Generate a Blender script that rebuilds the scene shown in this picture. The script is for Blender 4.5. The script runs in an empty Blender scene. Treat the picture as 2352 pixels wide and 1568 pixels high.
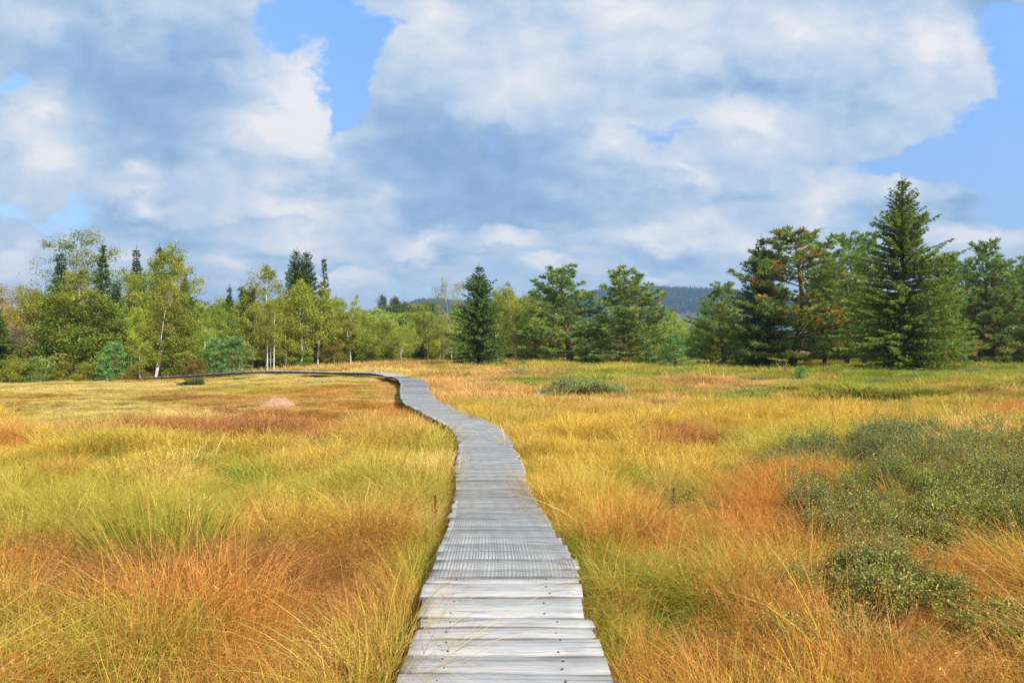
import bpy, math
import numpy as np
from math import radians as R_
PI = math.pi
sc = bpy.context.scene
COL = sc.collection
rng = np.random.default_rng(7)

# ------------------------------------------------------------------ camera numbers
ZC = 2.05          # eye height
F = 1568.0         # focal length in units of a 2352 px wide picture (24 mm on 36 mm)
CX, HY = 1176.0, 800.0


def clip01(a): return np.clip(a, 0.0, 1.0)
def ss(a):
    a = np.clip(a, 0.0, 1.0); return a * a * (3 - 2 * a)


# ------------------------------------------------------------------ value noise
_perm = np.random.default_rng(3).random((256, 256))
def vnoise(x, y):
    x = np.asarray(x, float); y = np.asarray(y, float)
    xi = np.floor(x).astype(int); yi = np.floor(y).astype(int)
    fx = ss(x - xi); fy = ss(y - yi)
    a = _perm[xi & 255, yi & 255]; b = _perm[(xi + 1) & 255, yi & 255]
    c = _perm[xi & 255, (yi + 1) & 255]; d = _perm[(xi + 1) & 255, (yi + 1) & 255]
    return (a * (1 - fx) + b * fx) * (1 - fy) + (c * (1 - fx) + d * fx) * fy
def fnoise(x, y, s=1.0, o=3, seed=0):
    t = 0; amp = 1; n = 0
    for k in range(o):
        t = t + amp * vnoise(np.asarray(x) / s * 2 ** k + seed * 17.3 + 5.1 * k, np.asarray(y) / s * 2 ** k + seed * 31.7 + 9.7 * k)
        n += amp; amp *= 0.5
    return t / n


# ------------------------------------------------------------------ terrain
HUMMOCKS = [(7.0, 11.2, 3.2, 0.42), (5.4, 8.2, 1.5, 0.22), (9.5, 9.5, 2.5, 0.3), (2.6, 28.0, 2.4, 0.12), (16.0, 29.5, 3.5, 0.28), (26.0, 34.0, 5.0, 0.4),
            (24.0, 45.0, 6.0, 0.3), (36.0, 48.0, 7.0, 0.5), (9.0, 38.0, 4.0, 0.15)]
def terrain(x, y):
    x = np.asarray(x, float); y = np.asarray(y, float)
    z = -0.78 * ss((-x - 12) / 22) * ss((y - 30) / 20)
    near = clip01(1 - (np.hypot(x, y) - 150) / 100)
    z = z + (fnoise(x, y, 2.3, 3, 1) - 0.5) * (0.12 + .22 * ss((y - 9) / 12) * ss((np.abs(x - np.interp(np.clip(y, 0, 43), [0, 12, 20, 29, 43], [0, -.5, -1.8, -4.5, -7])) - 1.2) / 1.5)) * near + (fnoise(x, y, 9.0, 2, 2) - 0.5) * 0.12 * near * ss((np.abs(x) - 1) / 4)
    for cx, cy, r, h in HUMMOCKS:
        z = z + h * np.exp(-((x - cx) ** 2 + (y - cy) ** 2) / (r * r) * 1.4)
    z = z - 0.10 * ss((-x - 1.2) / 1.5) * ss((y - 15) / 4) * ss((70 - y) / 10)
    return z
def T(x, y): return float(terrain(x, y))
def gp(px, py, off=0.0):
    """where the line of sight through a picture point meets the bog"""
    k = (py - HY) / F
    d = 4.0
    lo, hi = 3.0, 400.0
    for _ in range(60):
        d = 0.5 * (lo + hi)
        z = ZC - k * d
        if z > T((px - CX) / F * d, d) + off: lo = d
        else: hi = d
    return ((px - CX) / F * d, d, T((px - CX) / F * d, d))


# ------------------------------------------------------------------ object helpers
def tag(o, label=None, cat=None, group=None, kind=None):
    if label: o['label'] = label
    if cat: o['category'] = cat
    if group: o['group'] = group
    if kind: o['kind'] = kind
    return o
def empty(name, loc=(0, 0, 0), rz=0.0):
    o = bpy.data.objects.new(name, None); COL.objects.link(o)
    o.location = loc; o.rotation_euler = (0, 0, rz); o.empty_display_size = 0.2
    return o
def obj(name, me, parent=None, link=True):
    o = bpy.data.objects.new(name, me)
    if link: COL.objects.link(o)
    if parent: o.parent = parent
    return o


class Geo:
    def __init__(s): s.v = []; s.q = []; s.c = []; s.n = 0
    def add(s, v, q, c):
        v = np.asarray(v, float).reshape(-1, 3); q = np.asarray(q, int).reshape(-1, 4)
        c = np.asarray(c, float)
        if c.ndim == 1: c = np.tile(c, (len(v), 1))
        s.v.append(v); s.q.append(q + s.n); s.c.append(c[:, :3]); s.n += len(v)
    def mesh(s, name, mat, smooth=False):
        v = np.concatenate(s.v); q = np.concatenate(s.q); c = np.concatenate(s.c)
        me = bpy.data.meshes.new(name)
        me.vertices.add(len(v)); me.vertices.foreach_set('co', v.astype(np.float32).ravel())
        me.loops.add(len(q) * 4); me.loops.foreach_set('vertex_index', q.astype(np.int32).ravel())
        me.polygons.add(len(q)); me.polygons.foreach_set('loop_start', (np.arange(len(q)) * 4).astype(np.int32))
        if smooth: me.polygons.foreach_set('use_smooth', np.ones(len(q), bool))
        me.update(calc_edges=True)
        a = me.attributes.new('col', 'FLOAT_COLOR', 'POINT')
        a.data.foreach_set('color', np.concatenate([c, np.ones((len(c), 1))], 1).astype(np.float32).ravel())
        me.materials.append(mat)
        return me
    def bounds(s):
        v = np.concatenate(s.v); return v.min(0), v.max(0)


def unit(a):
    a = np.asarray(a, float); return a / (np.linalg.norm(a, axis=-1, keepdims=True) + 1e-9)
def kites(g, p, d, L, W, col, r):
    """leaf-shaped quads: base p, direction d, length, width"""
    p = np.asarray(p, float); n = len(p)
    if n == 0: return
    d = unit(d); rv = r.normal(size=(n, 3)); side = unit(np.cross(d, rv))
    L = np.broadcast_to(np.asarray(L, float), (n,))[:, None]; W = np.broadcast_to(np.asarray(W, float), (n,))[:, None]
    m = p + d * L * 0.45
    v = np.stack([p, m + side * W * 0.5, p + d * L, m - side * W * 0.5], 1).reshape(-1, 3)
    q = np.arange(n * 4).reshape(-1, 4)
    col = np.asarray(col, float)
    if col.ndim == 1: col = np.tile(col, (n, 1))
    g.add(v, q, np.repeat(col, 4, 0))
def tube(g, pts, rad, col, k=6):
    pts = np.asarray(pts, float); n = len(pts)
    rad = np.broadcast_to(np.asarray(rad, float), (n,))
    t = unit(np.gradient(pts, axis=0))
    ref = np.array([0.3, 0.9, 0.1]) if abs(t[0][1]) < 0.8 else np.array([0.9, 0.1, 0.3])
    a = unit(np.cross(t, ref)); b = np.cross(t, a)
    an = np.arange(k) * 2 * PI / k
    ring = pts[:, None] + rad[:, None, None] * (a[:, None] * np.cos(an)[None, :, None] + b[:, None] * np.sin(an)[None, :, None])
    i = np.arange(n - 1)[:, None] * k; j = np.arange(k)[None]
    q = np.stack([i + j, i + (j + 1) % k, i + k + (j + 1) % k, i + k + j], -1).reshape(-1, 4)
    g.add(ring.reshape(-1, 3), q, col)


# ------------------------------------------------------------------ materials
def new_mat(name):
    m = bpy.data.materials.new(name); m.use_nodes = True
    nt = m.node_tree; nt.nodes.clear()
    out = nt.nodes.new('ShaderNodeOutputMaterial')
    return m, nt, out
def N(nt, t, **kw):
    n = nt.nodes.new(t)
    for k, v in kw.items(): setattr(n, k, v)
    return n
def mixc(nt, fac, a, b, mode='MIX'):
    n = N(nt, 'ShaderNodeMix', data_type='RGBA', blend_type=mode)
    for s, v in ((0, fac), (6, a), (7, b)):
        if hasattr(v, 'is_linked') or isinstance(v, bpy.types.NodeSocket): nt.links.new(v, n.inputs[s])
        else: n.inputs[s].default_value = v if s == 0 else (*v, 1)[:4]
    return n.outputs[2]
def math_(nt, op, a, b=None, c=None, clamp=False):
    n = N(nt, 'ShaderNodeMath', operation=op, use_clamp=clamp)
    for i, v in enumerate((a, b, c)):
        if v is None: continue
        if isinstance(v, bpy.types.NodeSocket): nt.links.new(v, n.inputs[i])
        else: n.inputs[i].default_value = v
    return n.outputs[0]
def noise_(nt, vec, scale, detail=4, rough=0.5, dim='3D'):
    n = N(nt, 'ShaderNodeTexNoise', noise_dimensions=dim)
    n.inputs['Scale'].default_value = scale; n.inputs['Detail'].default_value = detail; n.inputs['Roughness'].default_value = rough
    if vec is not None: nt.links.new(vec, n.inputs['Vector'])
    return n
def ramp(nt, fac, stops):
    n = N(nt, 'ShaderNodeValToRGB'); e = n.color_ramp.elements
    while len(e) > 1: e.remove(e[-1])
    e[0].position = stops[0][0]; e[0].color = (*stops[0][1], 1)
    for p, c in stops[1:]:
        x = e.new(p); x.color = (*c, 1)
    nt.links.new(fac, n.inputs[0]); return n.outputs[0]

def leaf_mat(name, transl=0.3, var=0.12, gloss=0.0):
    m, nt, out = new_mat(name)
    at = N(nt, 'ShaderNodeAttribute', attribute_name='col')
    oi = N(nt, 'ShaderNodeObjectInfo')
    hs = N(nt, 'ShaderNodeHueSaturation')
    nt.links.new(at.outputs['Color'], hs.inputs['Color'])
    nt.links.new(math_(nt, 'MULTIPLY_ADD', oi.outputs['Random'], 0.03, 0.485), hs.inputs['Hue'])
    nt.links.new(math_(nt, 'MULTIPLY_ADD', oi.outputs['Random'], 2 * var, 1 - var), hs.inputs['Value'])
    d = N(nt, 'ShaderNodeBsdfDiffuse'); t = N(nt, 'ShaderNodeBsdfTranslucent'); mx = N(nt, 'ShaderNodeMixShader')
    nt.links.new(hs.outputs[0], d.inputs[0]); nt.links.new(hs.outputs[0], t.inputs[0])
    mx.inputs[0].default_value = transl
    nt.links.new(d.outputs[0], mx.inputs[1]); nt.links.new(t.outputs[0], mx.inputs[2])
    res = mx.outputs[0]
    if gloss:
        gl = N(nt, 'ShaderNodeBsdfGlossy'); gl.inputs['Roughness'].default_value = 0.45
        m2 = N(nt, 'ShaderNodeMixShader'); m2.inputs[0].default_value = gloss
        nt.links.new(res, m2.inputs[1]); nt.links.new(gl.outputs[0], m2.inputs[2]); res = m2.outputs[0]
    nt.links.new(res, out.inputs[0]); return m
def grass_mat(name, transl=0.35, green=(0.25, 0.32, 0.03)):
    m, nt, out = new_mat(name)
    bl = N(nt, 'ShaderNodeAttribute', attribute_name='col')
    sp = N(nt, 'ShaderNodeSeparateColor'); nt.links.new(bl.outputs['Color'], sp.inputs[0])
    t1 = N(nt, 'ShaderNodeAttribute', attribute_name='tint', attribute_type='INSTANCER')
    t2 = N(nt, 'ShaderNodeAttribute', attribute_name='tintb', attribute_type='INSTANCER')
    pick = math_(nt, 'GREATER_THAN', sp.outputs[1], 0.62)
    c = mixc(nt, pick, t1.outputs['Color'], t2.outputs['Color'])
    base = mixc(nt, 0.68, c, green)
    tt = math_(nt, 'SMOOTH_MIN', math_(nt, 'MULTIPLY', sp.outputs[0], 1.35), 1.0, 0.2)
    c = mixc(nt, tt, base, c)
    v = math_(nt, 'MULTIPLY_ADD', sp.outputs[2], 0.7, 0.65)
    hs = N(nt, 'ShaderNodeHueSaturation'); nt.links.new(c, hs.inputs['Color']); nt.links.new(v, hs.inputs['Value'])
    d = N(nt, 'ShaderNodeBsdfDiffuse'); t = N(nt, 'ShaderNodeBsdfTranslucent'); mx = N(nt, 'ShaderNodeMixShader')
    nt.links.new(hs.outputs[0], d.inputs[0]); nt.links.new(hs.outputs[0], t.inputs[0])
    mx.inputs[0].default_value = transl
    nt.links.new(d.outputs[0], mx.inputs[1]); nt.links.new(t.outputs[0], mx.inputs[2]); nt.links.new(mx.outputs[0], out.inputs[0])
    return m
def bark_mat(name, c1, c2, scale=(6, 6, 14), birch=False):
    m, nt, out = new_mat(name)
    tc = N(nt, 'ShaderNodeTexCoord'); mp = N(nt, 'ShaderNodeMapping'); mp.inputs['Scale'].default_value = scale
    nt.links.new(tc.outputs['Object'], mp.inputs['Vector'])
    n = noise_(nt, mp.outputs[0], 1.0, 4, 0.6)
    at = N(nt, 'ShaderNodeAttribute', attribute_name='col')
    c = ramp(nt, n.outputs[0], [(0.38, c1), (0.5 if birch else 0.66, c2)])
    c = mixc(nt, 1.0, c, at.outputs['Color'], 'MULTIPLY')
    b = N(nt, 'ShaderNodeBsdfDiffuse'); nt.links.new(c, b.inputs[0])
    bp = N(nt, 'ShaderNodeBump'); bp.inputs['Strength'].default_value = 0.5; bp.inputs['Distance'].default_value = 0.02
    nt.links.new(n.outputs[0], bp.inputs['Height']); nt.links.new(bp.outputs[0], b.inputs['Normal'])
    nt.links.new(b.outputs[0], out.inputs[0]); return m

M_SPRUCE = leaf_mat('spruce_needles', 0.34, 0.12)
M_PINE = leaf_mat('pine_needles', 0.34, 0.12)
M_LEAF = leaf_mat('birch_leaves', 0.42, 0.12)
M_HEATH = leaf_mat('heath_leaves', 0.25, 0.06, 0.03)
M_GRASS = grass_mat('grass_blades')
M_RUSH = leaf_mat('rush_stems', 0.25, 0.02)
M_BARK = bark_mat('brown_bark', (0.09, 0.065, 0.05), (0.24, 0.17, 0.13))
M_PBARK = bark_mat('pine_bark', (0.10, 0.08, 0.065), (0.27, 0.20, 0.15))
M_WBARK = bark_mat('birch_bark', (0.10, 0.09, 0.08), (0.78, 0.74, 0.68), (5, 5, 9), True)

# ground
def ground_mat():
    m, nt, out = new_mat('bog_ground')
    ge = N(nt, 'ShaderNodeNewGeometry')
    n1 = noise_(nt, ge.outputs['Position'], 0.35, 5, 0.6); n2 = noise_(nt, ge.outputs['Position'], 3.0, 5, 0.65)
    n3 = noise_(nt, ge.outputs['Position'], 40.0, 3, 0.6)
    c1 = ramp(nt, n1.outputs[0], [(0.3, (0.30, 0.13, 0.035)), (0.45, (0.36, 0.20, 0.05)), (0.55, (0.36, 0.26, 0.06)), (0.7, (0.17, 0.18, 0.03))])
    c2 = ramp(nt, n2.outputs[0], [(0.35, (0.24, 0.10, 0.03)), (0.5, (0.36, 0.22, 0.06)), (0.65, (0.22, 0.20, 0.04))])
    c = mixc(nt, 0.5, c1, c2)
    c = mixc(nt, math_(nt, 'MULTIPLY', n3.outputs[0], 0.6), c, (0.10, 0.07, 0.02))
    b = N(nt, 'ShaderNodeBsdfDiffuse'); nt.links.new(c, b.inputs[0])
    bp = N(nt, 'ShaderNodeBump'); bp.inputs['Strength'].default_value = 0.8; bp.inputs['Distance'].default_value = 0.04
    nt.links.new(n3.outputs[0], bp.inputs['Height']); nt.links.new(bp.outputs[0], b.inputs['Normal'])
    nt.links.new(b.outputs[0], out.inputs[0]); return m
M_GROUND = ground_mat()

def wood_mat():
    m, nt, out = new_mat('weathered_plank_wood')
    tc = N(nt, 'ShaderNodeTexCoord')
    at = N(nt, 'ShaderNodeAttribute', attribute_name='col')
    sp = N(nt, 'ShaderNodeSeparateColor'); nt.links.new(at.outputs['Color'], sp.inputs[0])
    off = N(nt, 'ShaderNodeCombineXYZ'); nt.links.new(math_(nt, 'MULTIPLY', sp.outputs[0], 37.0), off.inputs[0]); nt.links.new(math_(nt, 'MULTIPLY', sp.outputs[1], 11.0), off.inputs[2])
    ad = N(nt, 'ShaderNodeVectorMath', operation='ADD'); nt.links.new(tc.outputs['Object'], ad.inputs[0]); nt.links.new(off.outputs[0], ad.inputs[1])
    def mp(s):
        q = N(nt, 'ShaderNodeMapping'); q.inputs['Scale'].default_value = s; nt.links.new(ad.outputs[0], q.inputs['Vector']); return q.outputs[0]
    wob = noise_(nt, mp((1.6, 4, 1)), 1.0, 2, 0.5)
    ad2 = N(nt, 'ShaderNodeVectorMath', operation='MULTIPLY_ADD'); nt.links.new(wob.outputs['Color'], ad2.inputs[0]); ad2.inputs[1].default_value = (0, 0.05, 0); nt.links.new(ad.outputs[0], ad2.inputs[2])
    g1m = N(nt, 'ShaderNodeMapping'); g1m.inputs['Scale'].default_value = (1.3, 55, 3); nt.links.new(ad2.outputs[0], g1m.inputs['Vector'])
    g1 = noise_(nt, g1m.outputs[0], 1.0, 5, 0.62)
    g2 = noise_(nt, mp((4, 190, 3)), 1.0, 3, 0.6)
    st = noise_(nt, mp((3.2, 14, 2)), 1.0, 4, 0.6)
    c = ramp(nt, g1.outputs[0], [(0.28, (0.20, 0.19, 0.18)), (0.39, (0.43, 0.42, 0.405)), (0.56, (0.56, 0.545, 0.52)), (0.78, (0.60, 0.58, 0.545))])
    crack = ramp(nt, g2.outputs[0], [(0.30, (0.30, 0.29, 0.27)), (0.42, (1, 1, 1))])
    c = mixc(nt, 0.75, c, crack, 'MULTIPLY')
    stain = ramp(nt, st.outputs[0], [(0.30, (0.58, 0.58, 0.60)), (0.43, (.88, .88, .89)), (0.55, (1, 1, 1)), (0.72, (1.0, 0.97, 0.92))])
    c = mixc(nt, 0.9, c, stain, 'MULTIPLY')
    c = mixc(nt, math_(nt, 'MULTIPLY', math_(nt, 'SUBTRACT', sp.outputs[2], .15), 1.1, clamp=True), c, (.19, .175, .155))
    val = math_(nt, 'MULTIPLY_ADD', sp.outputs[0], 0.32, 0.80)
    hs = N(nt, 'ShaderNodeHueSaturation'); nt.links.new(c, hs.inputs['Color']); nt.links.new(val, hs.inputs['Value'])
    b = N(nt, 'ShaderNodeBsdfPrincipled'); nt.links.new(hs.outputs[0], b.inputs['Base Color']); b.inputs['Roughness'].default_value = 0.75
    b.inputs['Specular IOR Level'].default_value = 0.3
    bp = N(nt, 'ShaderNodeBump'); bp.inputs['Strength'].default_value = 0.6; bp.inputs['Distance'].default_value = 0.006
    nt.links.new(g1.outputs[0], bp.inputs['Height']); nt.links.new(bp.outputs[0], b.inputs['Normal'])
    nt.links.new(b.outputs[0], out.inputs[0]); return m
M_WOOD = wood_mat()
def plain(name, c, rough=0.6, metal=0.0, nscale=20.0, amt=0.35):
    m, nt, out = new_mat(name)
    tc = N(nt, 'ShaderNodeTexCoord'); n = noise_(nt, tc.outputs['Object'], nscale, 4, 0.6)
    col = mixc(nt, math_(nt, 'MULTIPLY', n.outputs[0], amt * 2), c, tuple(x * 0.45 for x in c))
    b = N(nt, 'ShaderNodeBsdfPrincipled'); nt.links.new(col, b.inputs['Base Color']); b.inputs['Roughness'].default_value = rough; b.inputs['Metallic'].default_value = metal
    nt.links.new(b.outputs[0], out.inputs[0]); return m
M_WIRE = plain('galvanised_wire', (0.25, 0.275, 0.30), 0.5, 0.3)
M_NAIL = plain('rusty_nail', (0.10, 0.06, 0.045), 0.7, 0.4)
M_BEAM = plain('dark_beam_wood', (0.12, 0.10, 0.09), 0.85)
M_PEAT = plain('dry_peat_mound', (0.58, 0.33, 0.21), 0.95, 0, 14.0, 0.45)
M_HILL = plain('hill_floor', (0.07, 0.085, 0.05), 0.95, 0, 0.01, 0.4)

# ------------------------------------------------------------------ ground sheet
def build_ground():
    rad = np.concatenate([[0.3], np.geomspace(0.8, 130, 190), np.geomspace(140, 7000, 36)])
    na = 300
    an = np.arange(na) * 2 * PI / na
    x = rad[:, None] * np.sin(an); y = rad[:, None] * np.cos(an)
    z = terrain(x, y)
    g = Geo()
    i = np.arange(len(rad) - 1)[:, None] * na; j = np.arange(na)[None]
    q = np.stack([i + j, i + na + j, i + na + (j + 1) % na, i + (j + 1) % na], -1).reshape(-1, 4)
    q = q[:, ::-1]
    g.add(np.stack([x, y, z], -1).reshape(-1, 3), q, (1, 1, 1))
    o = obj('ground', g.mesh('ground', M_GROUND, True)); tag(o, kind='structure')
    o['label'] = 'flat peat bog ground under the autumn grass'
build_ground()

# ------------------------------------------------------------------ boardwalk
ZB = 0.30
EL = [(887, 854.5), (903, 865.6), (915, 871.4), (921, 882), (918.5, 897), (921, 915), (931.4, 927.7), (959.5, 941.8), (985, 953.5), (1008.8, 967.5), (1036.9, 986), (1051, 1005),
      (1054.5, 1021.5), (1051, 1045), (1045, 1063.6), (1047.5, 1091.8), (1046.3, 1117.6), (1040.4, 1148), (1034, 1194.5), (1023.8, 1223), (998.8, 1272.9), (992.5, 1310), (975.3, 1338.5),
      (969, 1369.8), (962, 1416.6), (962.8, 1438.5), (951.9, 1463.5), (930, 1504), (917.5, 1535), (911.3, 1568)]
ER = [(929, 858.5), (950, 869), (968.9, 869.6), (983, 883), (986.5, 902), (1004, 918.3), (1036.9, 932.4), (1076.7, 948.8), (1107, 962.9), (1142.4, 979.3), (1161, 993.3), (1177.5, 1014.4),
      (1182.2, 1033.2), (1193.9, 1051.9), (1204.5, 1073), (1208, 1103.5), (1217.4, 1124.6), (1233.8, 1150.4), (1247.8, 1171.5), (1258, 1194.5), (1266, 1208), (1289.4, 1241.6), (1320.7, 1285.4),
      (1333, 1326), (1342.5, 1366.6), (1351.9, 1416.6), (1359.7, 1457), (1386, 1504), (1408, 1541.6), (1422, 1568)]
def edge(pts):
    a = np.array(pts); D = F * (ZC - ZB) / (a[:, 1] - HY); X = (a[:, 0] - CX) / F * D
    o = np.argsort(D); return D[o], X[o]
LD, LX = edge(EL); RD, RX = edge(ER)
_g = np.linspace(3.4, 46, 500)
LX = np.convolve(np.pad(np.interp(_g, LD, LX), 4, 'edge'), np.ones(9) / 9, 'valid'); RX = np.convolve(np.pad(np.interp(_g, RD, RX), 5, 'edge'), np.ones(11) / 11, 'valid'); LD = RD = _g
def xl(d): return np.interp(d, LD, LX)
def xr(d): return np.interp(d, RD, RX)
def ztop(d): return ZB + 0.012 * np.sin(d * 1.3) + 0.01 * np.sin(d * 0.47 + 1)
FARP = np.array([(-7.35, 43.0, ZB), (-8.3, 46.0, ZB), (-9.3, 48.4, ZB), (-10.8, 50.0, ZB), (-13.0, 51.2, 0.28), (-15.2, 52.6, 0.28), (-17.5, 54.2, 0.26), (-20.0, 55.6, 0.22),
                 (-22.9, 56.6, 0.09), (-26.5, 57.2, -0.16), (-29.5, 58.0, -0.34), (-31.6, 58.8, -0.42)])
def plank(g, c, ax, wid, half, z, tilt, r, thick=0.045):
    """one board: c centre (x,y), ax direction along the board, wid across"""
    ax = np.array([math.cos(ax), math.sin(ax)]); nb = np.array([-ax[1], ax[0]])
    ns = 12
    s = np.linspace(-1, 1, ns)
    h = wid / 2; b = 0.006
    prof = np.array([(-h + b, 0), (h - b, 0), (h, -b), (h, -thick + b), (h - b, -thick), (-h + b, -thick), (-h, -thick + b), (-h, -b)])
    V = []
    ph = r.uniform(0, 6, 4)
    for k in range(ns):
        along = s[k] * half + (0.0 if 0 < k < ns - 1 else 0)
        wob = 0.004 * math.sin(3 * s[k] + ph[0]) + 0.003 * math.sin(8 * s[k] + ph[1])
        wf = 1 + 0.02 * math.sin(4 * s[k] + ph[2])
        zz = z + tilt * s[k] * half + 0.004 * math.sin(2.2 * s[k] + ph[3])
        for (pw, pz) in prof:
            pos = np.array(c) + ax * along + nb * (pw * wf + wob)
            V.append((pos[0], pos[1], zz + pz + 0.0))
    V = np.array(V)
    V[-8:, :2] += ax * r.normal(0, 0.008, (8, 1)); V[:8, :2] += ax * r.normal(0, 0.008, (8, 1))
    i = np.arange(ns - 1)[:, None] * 8; j = np.arange(8)[None]
    q = np.stack([i + j, i + 8 + j, i + 8 + (j + 1) % 8, i + (j + 1) % 8], -1).reshape(-1, 4)[:, ::-1]
    e = (ns - 1) * 8
    caps = [(0, 1, 2, 7), (7, 2, 3, 6), (6, 3, 4, 5)]
    q = np.concatenate([q, np.array(caps)[:, ::-1], np.array(caps) + e])
    pr = r.random(); pg = r.random()
    cc = np.zeros((len(V), 3)); cc[:, 0] = pr; cc[:, 1] = pg; cc[:, 2] = np.tile([.15, .15, 1, 1, 1, 1, 1, 1], ns)   # blue: darkens side and under faces so the gaps draw as dark lines
    g.add(V, q, cc)

def build_boardwalk():
    r = np.random.default_rng(11)
    root = empty('boardwalk'); tag(root, 'weathered grey plank boardwalk winding across the bog to the far trees', 'boardwalk')
    spec = []
    marks = [1568 + 60, 1545, 1503, 1462, 1437, 1416, 1370, 1339]
    ds = [F * (ZC - ZB) / (m - HY) for m in marks]
    d = -1.5
    pre = []
    while d < ds[0] - 0.1:
        pre.append(d); d += 0.27
    bounds = pre + ds
    d = ds[-1]
    while d < 43.0:
        d += r.choice([0.15, 0.19, 0.22, 0.25, 0.28]); bounds.append(d)
    for a, b in zip(bounds[:-1], bounds[1:]):
        m = 0.5 * (a + b); e0, e1 = float(xl(m)), float(xr(m))
        e0 += r.normal(0, 0.011); e1 += r.normal(0, 0.009)
        rot = r.normal(0, 0.006)
        gap = r.uniform(0.006, 0.016) if b < 5.2 else r.uniform(0.003, 0.008)
        if b < 5.2 : gap = max(gap * 1.3, 0.015)
        spec.append(((0.5 * (e0 + e1), m), rot, (b - a) - gap, 0.5 * (e1 - e0), float(ztop(m)) + r.normal(0, 0.003), r.normal(0, 0.004)))
    # far reach: boards square to the path
    seg = np.diff(FARP, axis=0); sl = np.hypot(seg[:, 0], seg[:, 1]); cum = np.concatenate([[0], np.cumsum(sl)])
    s = 0.05
    while s < cum[-1]:
        w = r.choice([0.19, 0.22, 0.26]); k = min(np.searchsorted(cum, s + w / 2) - 1, len(sl) - 1); k = max(k, 0)
        t = (s + w / 2 - cum[k]) / sl[k]
        p = FARP[k] + seg[k] * t
        # smooth heading
        sm = lambda q: np.array([np.interp(q, cum, FARP[:, 0]), np.interp(q, cum, FARP[:, 1])])
        h = sm(min(s + 1.2, cum[-1])) - sm(max(s - 1.2, 0)); ang = math.atan2(h[1], h[0]) - PI / 2
        spec.append(((p[0], p[1]), ang, w - 0.006, 0.58 + r.normal(0, 0.03), p[2] + r.normal(0, 0.006), r.normal(0, 0.006)))
        s += w
    near = [sp for sp in spec if sp[0][1] > 2.4][:100]
    ids = {id(x) for x in near}
    rest = Geo()
    for sp in spec:
        if id(sp) in ids:
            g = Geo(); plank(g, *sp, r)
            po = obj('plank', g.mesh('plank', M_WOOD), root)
            if sp[0][1] < 5.2:      # nail heads on the bare boards
                c, rot, wid, half, z, tilt = sp
                nails = []
                for sx in (-0.62, 0.55):
                    for sy in ((-0.28, 0.28) if wid > 0.2 else (0.05,)):
                        nails.append((c[0] + sx * half + r.normal(0, 0.015), c[1] + sy * wid + r.normal(0, 0.012), z + tilt * sx * half))
                for nx, ny, nz in nails:
                    gn = Geo(); a = np.arange(9) * 2 * PI / 8
                    rr = 0.0075
                    ringv = np.concatenate([[(nx, ny, nz + 0.0055)]] + [[(nx + rr * k * math.cos(t), ny + rr * k * math.sin(t), nz + zz) for t in a[:8]] for k, zz in ((0.7, 0.005), (1.0, 0.001))])
                    qs = []
                    for t in range(0, 8, 2): qs.append((0, 1 + t, 1 + (t + 1) % 8, 1 + (t + 2) % 8))
                    for t in range(8): qs.append((1 + t, 9 + t, 9 + (t + 1) % 8, 1 + (t + 1) % 8))
                    gn.add(ringv, qs, (1, 1, 1)); obj('nail', gn.mesh('nail', M_NAIL), po)
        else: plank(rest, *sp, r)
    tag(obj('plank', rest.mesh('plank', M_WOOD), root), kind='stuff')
    # carrying beams under both edges
    dd = np.arange(-1.5, 43.2, 0.5)
    for side in (0.12, 0.88):
        x = xl(dd) * (1 - side) + xr(dd) * side
        pts = np.stack([x, dd, np.full_like(dd, ZB - 0.045 - 0.075)], 1)
        sm = np.array([np.interp(np.arange(0, cum[-1], 0.5), cum, FARP[:, k]) for k in range(3)]).T
        h = unit(np.gradient(sm[:, :2], axis=0)); nrm = np.stack([h[:, 1], -h[:, 0]], 1)
        fp = sm.copy(); fp[:, :2] += nrm * (side - 0.5) * 1.1; fp[:, 2] -= 0.125
        pts = np.concatenate([pts, fp[2:]])
        g = Geo(); tube(g, pts, 0.06, (1, 1, 1), 4); obj('beam', g.mesh('beam', M_BEAM), root)
    for d in list(np.arange(17, 43, 2.6)):
        for side in (0.14, 0.86):
            x = float(xl(d) * (1 - side) + xr(d) * side)
            g = Geo(); tube(g, [(x, d, T(x, d) - 0.2), (x, d, ZB - 0.06)], 0.07, (1, 1, 1), 6); obj('post', g.mesh('post', M_BEAM), root)
    # wire netting laid on the boards against slipping
    g = Geo()
    d0 = F * (ZC - ZB) / (1333 - HY); d1 = 42.5
    dl = np.arange(d0, d1, 0.25)
    nw = 40
    zz = lambda q: ztop(q) + 0.012
    for k in range(nw):
        t = 0.075 + 0.925 * k / (nw - 1) - 0.015
        x = xl(dl) * (1 - t) + xr(dl) * t + 0.006 * np.sin(dl * 2 + k)
        tube(g, np.stack([x, dl, zz(dl) + 0.001 * np.sin(7 * dl + k)], 1), np.interp(dl, [5, 9, 16], [.0019, .0014, .0008]), (1, 1, 1), 3)
    for q in np.concatenate([np.arange(d0, 12, 0.027), np.arange(12, d1, .05)]):
        t = np.linspace(0.06, 0.985, 6); e = q + 0.01 * np.sin(t * 6 + q)
        x = xl(q) * (1 - t) + xr(q) * t
        tube(g, np.stack([x, e, zz(e) + 0.0015], 1), 0.0010, (1, 1, 1), 3)
    w = obj('wire_mesh', g.mesh('wire_mesh', M_WIRE)); tag(w, 'grey galvanised wire netting laid over the boardwalk planks', 'wire mesh')
build_boardwalk()
FS = np.concatenate([np.array([np.interp(np.linspace(0, 1, 120), np.linspace(0, 1, len(FARP)), FARP[:, k]) for k in range(2)]).T])
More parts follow.
